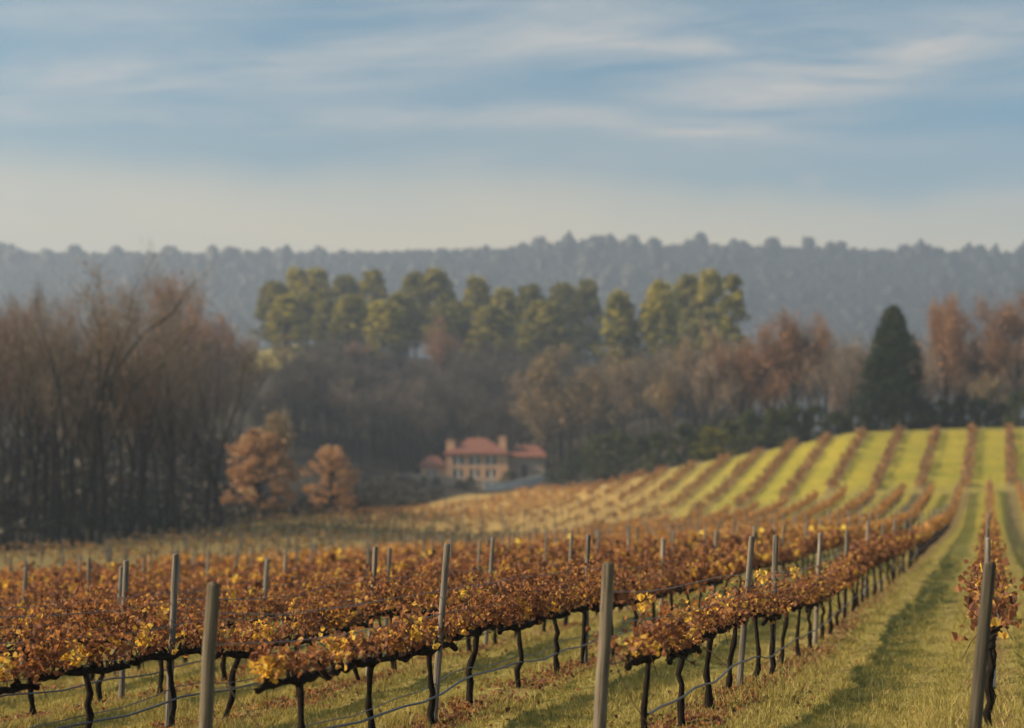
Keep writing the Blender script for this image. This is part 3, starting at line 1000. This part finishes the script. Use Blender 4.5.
def foliage_tree(seed, h, base, shape, n_clump, per, clump_r, leaf, mat, bark_r, tint=(0.45, 0.22), top_tint=0.0, squash=0.7):
    P, T, rg = clumped_crown(seed, shape, n_clump, per, clump_r, leaf, tint, top_tint)
    cr, tr = MB(), MB()
    H = h - base
    n = 9
    z = np.linspace(-0.4, h * 0.93, n)
    w = np.cumsum(rg.normal(0, 0.012 * h / 10, (n, 2)), 0)
    tr.tube(np.stack([w[:, 0], w[:, 1], z], 1), np.linspace(bark_r, bark_r * 0.22, n), 7)
    for (cp, s), tt in zip(P, T):
        c = np.array([cp[0], cp[1], base + cp[2] * H])
        q = rg.normal(0, 1, (per, 3))
        q /= np.linalg.norm(q, axis=1)[:, None]
        q *= (rg.random((per, 1)) ** 0.45) * clump_r * s
        q[:, 2] *= squash
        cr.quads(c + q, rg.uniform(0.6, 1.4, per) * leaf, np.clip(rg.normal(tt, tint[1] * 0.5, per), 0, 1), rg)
        zt = max(0.2, min(c[2] - 0.35 * np.hypot(c[0], c[1]), h * 0.9))
        tx, ty = np.interp(zt, z, w[:, 0]), np.interp(zt, z, w[:, 1])
        if rg.random() < 0.6:
            tr.tube([(tx, ty, zt), ((tx + c[0]) / 2, (ty + c[1]) / 2, (zt + c[2]) / 2 + 0.1), tuple(c)], np.array([0.16, 0.1, 0.04]) * bark_r * 2.2, 4, cap=False)
    return tr, cr


def variants(fn, count, twig_mat):
    out = []
    for i in range(count):
        tr, cr = fn(i)
        out.append((tr.mesh("trunk", M_bark, True), cr.mesh("crown", twig_mat), tr, cr))
    return out


V_tall = variants(lambda i: bare_tree(100 + i, 23, 0.60, 0.20, 0.24, 3000, tint=(0.42, 0.2), leaf_n=150, leaf_size=0.22, wobble=0.045, multi=1 + (i % 4 == 3)), 8, M_twig)
V_tallred = [(a.copy(), b.copy(), None, None) for a, b, _, _ in V_tall[:4]]
for a, b, _, _ in V_tallred:
    b.materials.clear()
    b.materials.append(M_redtwig)
V_russet = variants(lambda i: bare_tree(200 + i, 18, 0.36, 0.33, 0.27, 5200, twig_w=0.045, tint=(0.5, 0.2), leaf_n=1000, leaf_size=0.24), 4, M_redtwig)
V_tan = variants(lambda i: bare_tree(300 + i, 20, 0.40, 0.30, 0.28, 4500, twig_w=0.05, tint=(0.5, 0.25), leaf_n=1700, leaf_size=0.30, multi=1 + i % 2, wobble=0.09), 4, M_tantwig)
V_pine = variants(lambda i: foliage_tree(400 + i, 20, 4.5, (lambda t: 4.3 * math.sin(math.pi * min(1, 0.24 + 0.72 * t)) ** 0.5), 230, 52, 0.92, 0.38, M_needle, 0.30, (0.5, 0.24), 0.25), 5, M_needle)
V_spire = variants(lambda i: foliage_tree(450 + i, 24, 2.5, (lambda t: 3.9 * (1 - t) ** 0.75 + 0.25), 90, 75, 1.0, 0.42, M_needle, 0.30, (0.4, 0.22), 0.2), 3, M_needle)
V_shrub = variants(lambda i: foliage_tree(500 + i, 4.0, 0.2, (lambda t: 2.4 * math.sqrt(max(0.02, 1 - (t * 0.98) ** 2.2))), 46, 60, 0.62, 0.22, M_shrub, 0.10, (0.45, 0.22), 0.15), 5, M_shrub)
V_gold = [(V_shrub[0][0], V_shrub[1][1].copy())]
V_gold[0][1].materials.clear()
V_gold[0][1].materials.append(M_needle)
V_round = variants(lambda i: foliage_tree(600 + i, 9, 1.0, (lambda t: 3.9 * math.sin(math.pi * min(1, 0.2 + 0.78 * t)) ** 0.55), 190, 40, 0.68, 0.24, M_orange, 0.22, (0.5, 0.2), 0.2), 3, M_orange)
cyp = foliage_tree(700, 18.8, 0.4, (lambda t: 5.2 * min(1.0, 0.84 + 0.8 * t) * max(0, 1 - t ** 1.25) ** 0.75 + 0.12), 460, 80, 0.8, 0.24, M_cypress, 0.35, (0.4, 0.2), 0.55, 1.3)  # top tinted yellower: sunlight on the tip put into the colour


def place(kind, variant, label, cat, p, h_scale, rz=None, lean=(0, 0), wx=1.0, group=None):
    t = thing(kind, label, cat, tuple(float(c) for c in p), (lean[0], lean[1], random.uniform(0, 6.28) if rz is None else rz), (h_scale * wx, h_scale * wx, h_scale), group)
    link("trunk", variant[0], t)
    link("crown", variant[1], t)
    return t


def top_h(p, ypx):
    """height of a tree at p whose tip is seen at picture row ypx"""
    return EYE + (550 - ypx) * p[1] / FPX - p[2]


# the tall bare trees along the foot of the left wood: (column, distance, row of the tip, lean)
WOOD = [(8, 121, 300, 0.0), (26, 126, 296, 0.02), (44, 124, 292, -0.02), (60, 119, 305, 0.01), (72, 117, 300, 0.015), (88, 126, 290, -0.01), (105, 121, 272, 0.005), (118, 124, 296, -0.02),
        (131, 127, 318, 0.015), (148, 125, 325, -0.02), (164, 133, 300, 0.01), (181, 130, 318, 0.05), (204, 137, 332, 0.02), (226, 139, 372, 0.14), (214, 143, 340, -0.05),
        (-14, 122, 300, 0.0), (35, 132, 300, 0.01), (96, 133, 296, 0.01), (140, 138, 304, 0.0), (173, 142, 296, -0.01), (194, 146, 312, 0.0), (16, 138, 306, 0.02), (64, 137, 288, -0.01),
        (120, 146, 300, 0.0), (-30, 130, 298, 0.0), (-48, 124, 296, 0.0)]
WOOD.sort()
nth = 0
for i, (px, y, ty, lean) in enumerate(WOOD):
    p = at(px, y)
    h = top_h(p, ty + (0 if px == 105 else rng.uniform(-6, 22)))
    if px == 105:
        lab = "tallest bare tree in the shaded wood, its crown above all its neighbours"
    elif px == 226:
        lab = "dark bare tree leaning sideways at the end of the shaded wood"
    elif px == 181:
        lab = "slightly slanting bare tree with a thick dark trunk in the shaded wood"
    else:
        nth += 1
        lab = f"bare dark-trunked tree, {ordinal(nth)} from the left along the shaded wood"
    v = V_tallred[i % 4] if i % 5 == 1 else V_tall[i % 8]
    base_h = 23.0
    place("bare_tree", v, lab, "tree", p, h / base_h, rz=0.0 if abs(lean) > 0.04 else None, lean=(0, -lean), wx=1.45 if px in (105, 181, 226) else 0.95, group="bare trees of the shaded wood")

# two orange-leaved trees in front of the wood, one with a pale top behind
for px, y, ty, wx, lab, v in ((260, 166, 430, 1.05, "broad rusty orange tree at the corner of the dark wood", 0), (331, 178, 447, 0.98, "smaller bright orange tree between the dark wood and the house", 1)):
    p = at(px, y)
    place("orange_tree", V_round[v], lab, "tree", p, top_h(p, ty) / 9.2, wx=wx, group="orange trees")
p = at(270, 185)
place("pale_tree", V_tan[0], "pale cream-topped tree rising behind the broad orange tree", "tree", p, top_h(p, 416) / 20, wx=1.0)

# rounded pines on the brow of the wooded hill, then the sharper cluster further along
PINES = [(274, 282, 1), (298, 269, 1), (316, 269, 1), (346, 275, 1), (372, 271, 1), (415, 273, 1), (436, 270, 1.25), (477, 277, 1), (505, 288, 1), (529, 286, 1.15), (563, 284, 1.1), (587, 281, .95), (620, 292, 1), (659, 282, 1),
         (688, 275, 1), (709, 271, 1)]
for i, (px, ty, wx) in enumerate(PINES):
    y = 425 + (i * 37) % 40 - (60 if px > 610 else 0)
    p = at(px, y)
    place("pine_tree", V_pine[i % 5], f"round-topped dark pine, {ordinal(i + 1)} from the left on the brow of the hill", "tree", p, top_h(p, ty) / 20.3, wx=1.32 * wx * 20.3 / max(top_h(p, ty), 12) * 1.0, group="pines on the brow of the hill")
p = at(733, 345)
place("pine_tree", V_spire[0], "tall pointed conifer closing the pine cluster on its right", "tree", p, top_h(p, 271) / 24.3, wx=0.95)
LIT = [(286, 296), (308, 292), (328, 300), (350, 296), (384, 302), (400, 294), (452, 302), (492, 306), (545, 302)]
for i, (px, ty) in enumerate(LIT):
    y = 398 + (i * 23) % 30
    p = at(px, y)
    place("pine_tree", V_pine[(i + 2) % 5], f"shorter sunlit yellow-green pine, {ordinal(i + 1)} from the left under the hill brow", "tree", p, top_h(p, ty) / 20.3, wx=1.35, group="sunlit pines below the brow")

# tan and brown trees beside and above the house
MIXED = [("tan", 556, 300, 352, 1.0, "wide tan-leaved tree just right of the house"), ("tan", 590, 292, 345, .95, "big tan tree standing taller beside the one next to the house"),
         ("tan", 536, 318, 372, .8, "low tan tree close behind the house's stone wing"), ("tall", 622, 285, 356, .9, "greyish bare tree between the tan trees and the pine cluster"),
         ("tall", 648, 280, 350, .9, "thin bare tree under the pine cluster, darker than its neighbours"), ("tan", 672, 262, 372, .9, "half-bare brownish tree below the pine cluster"),
         ("tan", 704, 272, 322, .55, "slim pale yellow tree lit by the sun below the pointed conifer"), ("russet", 738, 250, 345, .9, "brown thin-leaved tree under the pointed conifer"),
         ("russet", 770, 262, 326, .9, "brownish red tree beside the big red-crowned one"), ("russet", 797, 240, 318, 1.0, "big red-crowned bare tree above the dark hedge"),
         ("tall", 828, 255, 322, .9, "pinkish grey bare tree left of the dark cypress"), ("tall", 848, 236, 352, .8, "short bare tree touching the left side of the cypress"),
         ("tall", 925, 262, 346, .85, "thin grey tree just right of the cypress"), ("russet", 945, 240, 300, .7, "narrow orange-red tree standing tall right of the cypress"),
         ("russet", 972, 246, 344, .9, "dull russet tree between the two orange-red ones"), ("russet", 1012, 236, 298, .95, "large orange-brown tree at the right edge of the picture"),
         ("tan", 992, 225, 372, .7, "small yellowish tree near the end of the hedge"), ("tall", 890, 270, 345, .9, "faint bare tree showing behind the cypress"),
         ("tall", 720, 300, 330, .8, "pale bare tree in the gap left of the pointed conifer"), ("russet", 440, 392, 318, 1.0, "tawny tree halfway up the hill above the house"),
         ("russet", 358, 380, 344, .9, "tawny tree at the edge of the hillside meadow"), ("tan", 236, 330, 330, .9, "tan tree beside the little hillside meadow"),
         ("russet", 196, 300, 300, 1.0, "tawny crown rising behind the shaded wood"), ("russet", 150, 280, 292, 1.0, "orange-brown crown rising above the middle of the shaded wood"),
         ("tan", 326, 330, 372, .9, "pale bushy tree on the slope under the meadow")]
for kind, px, y, ty, wx, lab in MIXED:
    p = at(px, y)
    lst, bh = {"tan": (V_tan, 20), "tall": (V_tall, 23), "russet": (V_russet, 18)}[kind]
    place({"tan": "tan_tree", "tall": "bare_tree", "russet": "russet_tree"}[kind], lst[random.randrange(len(lst))], lab, "tree", p, top_h(p, ty) / bh, wx=wx)

# the dark cypress on the crest
p = at(893, 203)
tr_c, cr_c = cyp
t = thing("cypress_tree", "large dense dark green cypress on the crest of the vineyard", "tree", tuple(p))
link("trunk", tr_c.mesh("trunk", M_bark, True), t)
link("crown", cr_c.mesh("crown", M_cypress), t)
t.scale = (1.18, 1.18, top_h(p, 311) / 18.9)

# dark shrubs along the top of the field
HEDGE = [(575, 268, 448), (596, 246, 436), (618, 236, 430), (640, 228, 436), (660, 224, 430), (684, 216, 424), (706, 214, 424), (728, 212, 418), (750, 210, 412), (772, 208, 408), (792, 207, 404), (814, 207, 406),
         (836, 206, 412), (856, 206, 410), (926, 206, 402), (944, 207, 400), (962, 206, 396), (980, 208, 398), (1000, 207, 404), (1020, 200, 392), (1040, 206, 398)]
for i, (px, y, ty) in enumerate(HEDGE):
    p = at(px, y)
    hs = max(top_h(p, ty), 1.6)
    place("shrub", V_shrub[i % 5], f"dark evergreen shrub, {ordinal(i + 1)} from the left along the top of the field", "shrub", p, hs / 4.2, wx=max(0.8, 4.2 / hs * 1.0), group="shrubs along the top of the field")
p = at(713, 203)
place("gold_shrub", V_gold[0], "small yellow-leaved shrub glowing in front of the dark shrubs", "shrub", p, max(top_h(p, 428), 1.6) / 4.2, wx=1.3)


# ------------------------------------------------------------------ woods that read as one mass
def merge_into(dst, src, m3, off, tint_shift=0.0):
    v, lp, tot, t = src
    dst.v.append((v @ m3.T + off).astype(np.float32))
    dst.loops.append(lp + dst.nv)
    dst.tot.append(tot)
    dst.t.append(np.clip(t + tint_shift, 0, 1))
    dst.nv += len(v)


fill = [bare_tree(800 + i, 20, 0.50, 0.30, 0.26, 1300, twig_w=0.085, twig_len=1.3, tint=(0.34, 0.2)) for i in range(5)]
fill = [(a.arrays(), b.arrays()) for a, b in fill]
ft, fc = MB(), MB()


def fill_tree(px, y, h, shift=0.0, wx=1.0):
    p = at(px, y)
    a, b = fill[int(rng.integers(5))]
    az = rng.uniform(0, 6.28)
    s = h / 20
    m3 = np.array([[math.cos(az), -math.sin(az), 0], [math.sin(az), math.cos(az), 0], [0, 0, 1]]) @ np.diag([s * wx, s * wx, s])
    merge_into(ft, a, m3, p)
    merge_into(fc, b, m3, p, shift)


for _ in range(150):                                         # deep in the left wood and on beyond the frame
    px = rng.uniform(-230, 235)
    y = np.interp(px, [-250, 0, 235], [110, 128, 150]) + rng.uniform(0, 120)
    if 147 < y < 182 and px > -270 or px > 190 and y < 290:
        continue
    fill_tree(px, y, rng.uniform(19, 24), rng.uniform(0.1, 0.5))  # lighter twig tint imitates sunlit haze behind the trunks
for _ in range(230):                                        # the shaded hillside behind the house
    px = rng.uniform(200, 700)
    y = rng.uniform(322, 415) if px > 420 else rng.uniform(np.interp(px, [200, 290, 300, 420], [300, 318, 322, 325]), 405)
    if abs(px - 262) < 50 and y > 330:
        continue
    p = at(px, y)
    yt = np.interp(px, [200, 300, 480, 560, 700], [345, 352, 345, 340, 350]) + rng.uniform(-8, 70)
    fill_tree(px, y, np.clip(top_h(p, yt), 12, 22), rng.uniform(-0.25, 0.0) - 0.22, 1.15)  # darker twig tint imitates the shade on this hillside
for _ in range(70):                                         # down in the valley between the orange trees and the house
    px = rng.uniform(285, 445)
    y = rng.uniform(316, 350)
    fill_tree(px, y, rng.uniform(13, 20), rng.uniform(-0.3, 0.0), 1.2)
for _ in range(85):                                        # behind the crest on the right
    px = rng.uniform(690, 1080)
    y = rng.uniform(235, 330)
    p = at(px, y)
    fill_tree(px, y, np.clip(top_h(p, rng.uniform(332, 372)), 10, 28), rng.uniform(0.0, 0.4))
tag(fc.build("woodland_twigs", M_twig), "hazy mass of bare twigs filling the woods", "woodland", None, "stuff")
tag(ft.build("woodland_trunks", M_bark), "many dim trunks standing inside the woods", "woodland", None, "stuff")

# low brush along the foot of the left wood and in the valley bottom
br = MB()
for _ in range(420):
    px = rng.uniform(-120, 470)
    e = float(np.interp(px, EDGE_PX, EDGE_Y))
    y = e + rng.uniform(3, 26)
    p = at(px, y)
    if px > 446:
        continue
    n = 90
    r = rng.uniform(1.0, 2.6) if px < 380 else rng.uniform(0.4, 0.9)
    q = rng.normal(0, 0.5, (n, 3)) * [r, r, 0.0]
    q[:, 2] = rng.random(n) * r * rng.uniform(0.5, 1.0)
    br.quads(p + q, rng.uniform(0.25, 0.6, n), np.clip(rng.normal(0.35, 0.25, n), 0, 1))
for _ in range(260):                                        # scrub on the bank below the hillside wood
    px = rng.uniform(345, 422)
    y = float(np.interp(px, EDGE_PX, EDGE_Y)) + rng.uniform(3, 75)
    p = at(px, y)
    n = 90
    r = rng.uniform(0.9, 1.9) if px < 400 or y > 300 else 0.6
    q = rng.normal(0, 0.5, (n, 3)) * [r * 1.4, r * 1.4, 0.0]
    q[:, 2] = rng.random(n) * r * rng.uniform(0.5, 1.1)
    br.quads(p + q, rng.uniform(0.25, 0.6, n), np.clip(rng.normal(0.3, 0.25, n), 0, 1))
for _ in range(620):                                        # saplings and thicket deeper in the wood
    px = rng.uniform(-160, 235)
    y = rng.uniform(150, 330)
    if 147 < y < 178 and px > 120:
        continue
    p = at(px, y)
    n = 110
    hh = rng.uniform(4, 10)
    q = rng.normal(0, 1.5, (n, 3))
    q[:, 2] = rng.random(n) * hh
    br.quads(p + q, rng.uniform(0.4, 0.9, n), np.clip(rng.normal(0.4, 0.25, n), 0, 1))
tag(br.build("undergrowth", M_brush), "dark tangled undergrowth along the foot of the wood", "undergrowth", None, "stuff")

# forested ridge on the skyline
rd = MB()
ico_v = []
g = (1 + 5 ** 0.5) / 2
for a, b in ((1, g), (1, -g), (-1, g), (-1, -g)):
    ico_v += [(0, a, b), (a, b, 0), (b, 0, a)]
ico_v = np.array(ico_v) / math.sqrt(1 + g * g)
import itertools
ed = min(np.linalg.norm(ico_v[0] - ico_v[k]) for k in range(1, 12))
ico_f = [t for t in itertools.combinations(range(12), 3) if all(abs(np.linalg.norm(ico_v[a] - ico_v[b]) - ed) < 1e-3 for a, b in itertools.combinations(t, 2))]
ico_f = np.array([(a, b, c) if np.dot(np.cross(ico_v[b] - ico_v[a], ico_v[c] - ico_v[a]), ico_v[a]) > 0 else (a, c, b) for a, b, c in ico_f])
vs, fs = list(ico_v), []
cache = {}


def midp(a, b):
    k = (min(a, b), max(a, b))
    if k not in cache:
        cache[k] = len(vs)
        vs.append(unit(vs[a] + vs[b]))
    return cache[k]


for a, b, c in ico_f:
    x_, y_, z_ = midp(a, b), midp(b, c), midp(c, a)
    fs += [(a, x_, z_), (x_, b, y_), (z_, y_, c), (x_, y_, z_)]
sph_v, sph_f = np.array(vs), np.array(fs)
for i in range(34000):
    y = 1612 - 420 * rng.random() ** 1.4
    x = rng.uniform(-0.45, 0.45) * y
    z = float(gz(x, y))
    big = rng.random() < 0.012 + 0.02 * (math.sin(x * 0.013 + 1.2 * math.sin(x * 0.0041)) > 0.55)
    R = rng.uniform(2.0, 4.0) * (rng.uniform(1.7, 2.6) if big else 1)
    H = R * rng.uniform(1.0, 1.6)
    bv, bf = (sph_v, sph_f) if big else (ico_v, ico_f)
    v = bv * (1 + rng.normal(0, 0.2, (len(bv), 1))) * [R, R, H] + [x, y, z + H * 0.75]
    tt = 0.25 + 0.06 * rng.normal() + 0.6 * math.exp(-((x / y * FPX - 85) / 120) ** 2 - ((y - 1480) / 90) ** 2)  # warm patch in the crown tint imitates a sunlit stretch of slope
    rd.add(v, bf, np.clip(tt + rng.normal(0, 0.06, len(v)), 0, 1))
tag(rd.build("ridge_forest", M_ridge, smooth=True), "hazy forest covering the long ridge on the skyline", "forest", None, "stuff")


# ------------------------------------------------------------------ the house
def stucco(name, a, b, scale=1.2, bump=0.2):
    m, nt, bs = new_mat(name)
    tcn = nt.nodes.new("ShaderNodeTexCoord")
    f = noise(nt, tcn.outputs["Object"], scale, 6, 0.65)
    nt.links.new(ramp(nt, f, [(0.3, a), (0.7, b)]), bs.inputs["Base Color"])
    bp = nt.nodes.new("ShaderNodeBump")
    bp.inputs["Strength"].default_value = bump
    nt.links.new(f, bp.inputs["Height"])
    nt.links.new(bp.outputs[0], bs.inputs["Normal"])
    return m


def tiles(name, a, b):
    m, nt, bs = new_mat(name)
    tcn = nt.nodes.new("ShaderNodeTexCoord")
    wv = nt.nodes.new("ShaderNodeTexWave")
    wv.inputs["Scale"].default_value = 1.1
    wv.inputs["Distortion"].default_value = 0.6
    nt.links.new(tcn.outputs["Object"], wv.inputs[0])
    f = noise(nt, tcn.outputs["Object"], 1.6, 6, 0.7)
    mixf = mathn(nt, "ADD", mathn(nt, "MULTIPLY", wv.outputs["Fac"], 0.3), mathn(nt, "MULTIPLY", f, 0.7))
    nt.links.new(ramp(nt, mixf, [(0.3, a), (0.7, b)]), bs.inputs["Base Color"])
    return m


M_stucco = stucco("ochre_stucco", (0.47, 0.27, 0.16), (0.60, 0.36, 0.22))
M_stone = stucco("grey_stone", (0.15, 0.12, 0.10), (0.30, 0.24, 0.20), 2.5, 0.5)
M_pale = stucco("pale_paving", (0.42, 0.42, 0.42), (0.60, 0.60, 0.58), 1.0)
M_tile = tiles("terracotta_tiles", (0.13, 0.055, 0.042), (0.23, 0.095, 0.07))
M_white, _nt, _b = new_mat("white_joinery")
_b.inputs["Base Color"].default_value = (0.7, 0.68, 0.64, 1)
M_glass, _nt, _b = new_mat("window_glass")
_b.inputs["Base Color"].default_value = (0.012, 0.014, 0.018, 1)
_b.inputs["Roughness"].default_value = 0.15
_b.inputs["Specular IOR Level"].default_value = 0.3
M_door = stucco("dark_door", (0.02, 0.018, 0.016), (0.05, 0.04, 0.035), 3)


def one(name, mat, parent, *boxes):
    mb = MB()
    for b in boxes:
        mb.box(*b)
    return mb.build(name, mat, parent)


def hip_roof(name, mat, parent, x0, x1, y0, y1, z0, z1, ridge, th=0.18):
    """closed hipped roof; ridge = share of the length that stays level"""
    cx_, cy_, half = (x0 + x1) / 2, (y0 + y1) / 2, (x1 - x0) / 2 * ridge
    v = [(x0, y0, z0), (x1, y0, z0), (x1, y1, z0), (x0, y1, z0), (x0, y0, z0 + th), (x1, y0, z0 + th), (x1, y1, z0 + th), (x0, y1, z0 + th), (cx_ - half, cy_, z1), (cx_ + half, cy_, z1)]
    mb = MB()
    mb.add(v, [(0, 3, 2, 1), (0, 1, 5, 4), (1, 2, 6, 5), (2, 3, 7, 6), (3, 0, 4, 7), (4, 5, 9, 8), (6, 7, 8, 9)])
    mb.add(v, [(5, 6, 9), (7, 4, 8)])
    return mb.build(name, mat, parent)


HY = 300.0
gy = float(gz(-7.5, HY))
villa = thing("villa", "ochre two-storey villa with red tiled roofs at the foot of the wooded hill", "house", (-7.4, HY, gy))
# local coordinates: x along the facade, y away from the camera, z up from the ground; floor of the main storeys at 2.2
zf, zm, ze, zr = 2.1, 4.85, 7.45, 11.3
one("basement", M_stone, villa, (-6.5, 6.5, 0, 9, -2, zf))
wall = MB()
bays = [(-3.95, 2.2), (-0.45, 2.2), (2.95, 2.2)]        # centre and width of the three window bays
xs = [-6.5] + [e for c, w in bays for e in (c - w / 2, c + w / 2)] + [6.5]
for a, b in zip(xs[0::2], xs[1::2]):
    wall.box(a, b, 0, 0.45, zf + 0.003, ze)                # piers
for c, w in bays:
    for z0, z1 in ((zf + 0.003, zf + 0.35), (zm - 0.5, zm + 0.25), (ze - 0.35, ze)):
        wall.box(c - w / 2 + 0.002, c + w / 2 - 0.002, 0.02, 0.45, z0, z1)
wall.box(-6.5, 6.5, 0.9, 9, zf + 0.003, ze - 0.003)
wall.box(-6.5, -6.1, 0.452, 0.898, zf + 0.003, ze)
wall.box(6.1, 6.5, 0.452, 0.898, zf + 0.003, ze)
wall.build("wall", M_stucco, villa)
for c, w in bays:
    for z0, z1 in ((zf + 0.352, zm - 0.502), (zm + 0.252, ze - 0.352)):
        f = MB()
        x0, x1 = c - w / 2 + 0.004, c + w / 2 - 0.004
        f.box(x0, x0 + 0.07, 0.2, 0.3, z0, z1)
        f.box(x1 - 0.07, x1, 0.2, 0.3, z0, z1)
        f.box(c - 0.22, c + 0.22, 0.16, 0.3, z0, z1)
        f.box(x0 + 0.072, c - 0.222, 0.2, 0.3, z0, z0 + 0.12)
        f.box(c + 0.222, x1 - 0.072, 0.2, 0.3, z0, z0 + 0.12)
        fo = f.build("window", M_white, villa)
        one("pane", M_glass, fo, (x0 + 0.072, c - 0.222, 0.27, 0.33, z0 + 0.122, z1), (c + 0.222, x1 - 0.072, 0.27, 0.33, z0 + 0.122, z1))
roof = hip_roof("roof", M_tile, villa, -7.2, 7.2, -0.7, 9.7, ze + 0.002, zr, 0.22)
one("chimney", M_stucco, roof, (-6.48, -4.7, 0.8, 2.6, ze - 0.5, 10.3), (-6.6, -4.58, 0.68, 2.72, 10.302, 10.55))
one("chimney", M_stucco, roof, (4.6, 6.2, 2.0, 3.6, ze - 0.5, 11.2), (4.48, 6.32, 1.88, 3.72, 11.202, 11.45))
for x in (2.0, 3.7):
    dm = one("door", M_white, villa, (x - 0.75, x + 0.75, -0.06, -0.003, -0.3, 1.75))
    one("pane", M_glass, dm, (x - 0.55, x - 0.08, -0.09, -0.063, 0.1, 1.6), (x + 0.08, x + 0.55, -0.09, -0.063, 0.1, 1.6))
# left wing
one("side_wing", M_stucco, villa, (-11.8, -6.503, 0.9, 7, zf, 4.9))
one("side_wing_base", M_stone, villa, (-12.2, -6.504, 0.4, 7.2, -2, zf - 0.003))
hip_roof("roof", M_tile, villa, -12.5, -6.4, 0.2, 7.7, 4.902, 7.3, 0.35)
for c in (-10.3, -9.0):
    f = one("window", M_white, villa, (c - 0.55, c + 0.55, 0.80, 0.897, 2.7, 4.3))
    one("pane", M_glass, f, (c - 0.44, c - 0.05, 0.77, 0.797, 2.8, 4.2), (c + 0.05, c + 0.44, 0.77, 0.797, 2.8, 4.2))
# right stone wing with an arched doorway
one("stone_wing", M_stone, villa, (6.503, 14.4, 1.5, 8.5, -1, 6.9))
hip_roof("roof", M_tile, villa, 6.3, 15.0, 0.9, 9.1, 6.902, 9.7, 0.55)
dr = MB()
arch = [(9.4, 2.6), (10.7, 2.6)] + [(10.05 + 0.65 * math.cos(a), 4.75 + 0.65 * math.sin(a)) for a in np.linspace(0, math.pi, 9)]
na = len(arch)
dr.add([(x, 1.40, z) for x, z in arch] + [(x, 1.497, z) for x, z in arch], [(i, (i + 1) % na, na + (i + 1) % na, na + i) for i in range(na)])
dr.add([(x, 1.40, z) for x, z in arch], [list(range(na))])
dr.build("arched_door", M_door, villa)
# garden walls, drive and steps in front of the house (each stands by itself)


def strip_wall(name, pts, h, th, mat, label, cat, sink=0.6):
    mb = MB()
    pts = np.array(pts, float)
    zg = gz(pts[:, 0], pts[:, 1])
    nrm = np.gradient(pts, axis=0)
    nrm = np.stack([-nrm[:, 1], nrm[:, 0]], 1)
    nrm /= np.linalg.norm(nrm, axis=1)[:, None]
    rings = []
    for p, n_, z, hh in zip(pts, nrm, zg, np.broadcast_to(h, (len(pts),))):
        a, b = p - n_ * th / 2, p + n_ * th / 2
        rings.append([(a[0], a[1], z - sink), (b[0], b[1], z - sink), (b[0], b[1], z + hh), (a[0], a[1], z + hh)])
    v = np.array(rings).reshape(-1, 3)
    f = [[i * 4 + q, i * 4 + (q + 1) % 4, i * 4 + 4 + (q + 1) % 4, i * 4 + 4 + q] for i in range(len(pts) - 1) for q in range(4)]
    f += [[3, 2, 1, 0], [len(v) - 4 + q for q in range(4)]]
    mb.add(v, f)
    return tag(mb.build(name, mat), label, cat)


strip_wall("garden_wall", [(-21, 294), (-17, 293.2), (-12.5, 293), (-9.2, 293)], [1.5, 2.0, 2.2, 2.1], 0.5, M_stone, "grey stone terrace wall below the villa's side wing", "wall")
strip_wall("drive_wall", [(-5.5, 291), (-2, 291.5), (2, 293), (6, 296), (9.5, 299)], [1.0, 1.4, 1.9, 2.3, 2.4], 0.6, M_pale, "pale curb wall of the drive climbing to the stone wing", "wall")
strip_wall("step_wall", [(-24.0, 296), (-22.3, 296.6), (-20.6, 297.2)], [0.5, 1.1, 1.9], 0.7, M_stone, "low sloping stone wall at the left end of the villa", "wall")
for i, (px, y, s, lab) in enumerate(((424, 291, .36, "clipped dark bush below the villa's side wing"), (436, 291.5, .38, "dark bush beside the terrace wall of the villa"), (459, 292, .42, "dark bush at the foot of the villa's basement"),
                                     (470, 291.5, .62, "rounded dark bush left of the villa's basement doors"), (509, 296, .9, "dark bush at the corner between villa and stone wing"),
                                     (552, 292, .8, "grey-green bush past the end of the stone wing"), (563, 284, .8, "bush at the upper end of the pale drive wall"))):
    place("shrub", V_shrub[i % 5], lab, "shrub", at(px, y), s, wx=1.1, group="bushes round the villa")

# ------------------------------------------------------------------ air
hz = MB()
hz.box(-1490, 1490, -45, 2385, -6, 372)
hv = hz.mesh("haze", bpy.data.materials.new("haze_air"))
hm = hv.materials[0]
hm.use_nodes = True
nt = hm.node_tree
nt.nodes.clear()
pv = N(nt, "ShaderNodeVolumePrincipled")
pv.inputs["Color"].default_value = (*HAZE_COL, 1)
pv.inputs["Density"].default_value = HAZE_DENSITY
pv.inputs["Anisotropy"].default_value = 0.2
mo = N(nt, "ShaderNodeOutputMaterial")
nt.links.new(pv.outputs[0], mo.inputs["Volume"])
tag(link("haze", hv), kind="stuff")
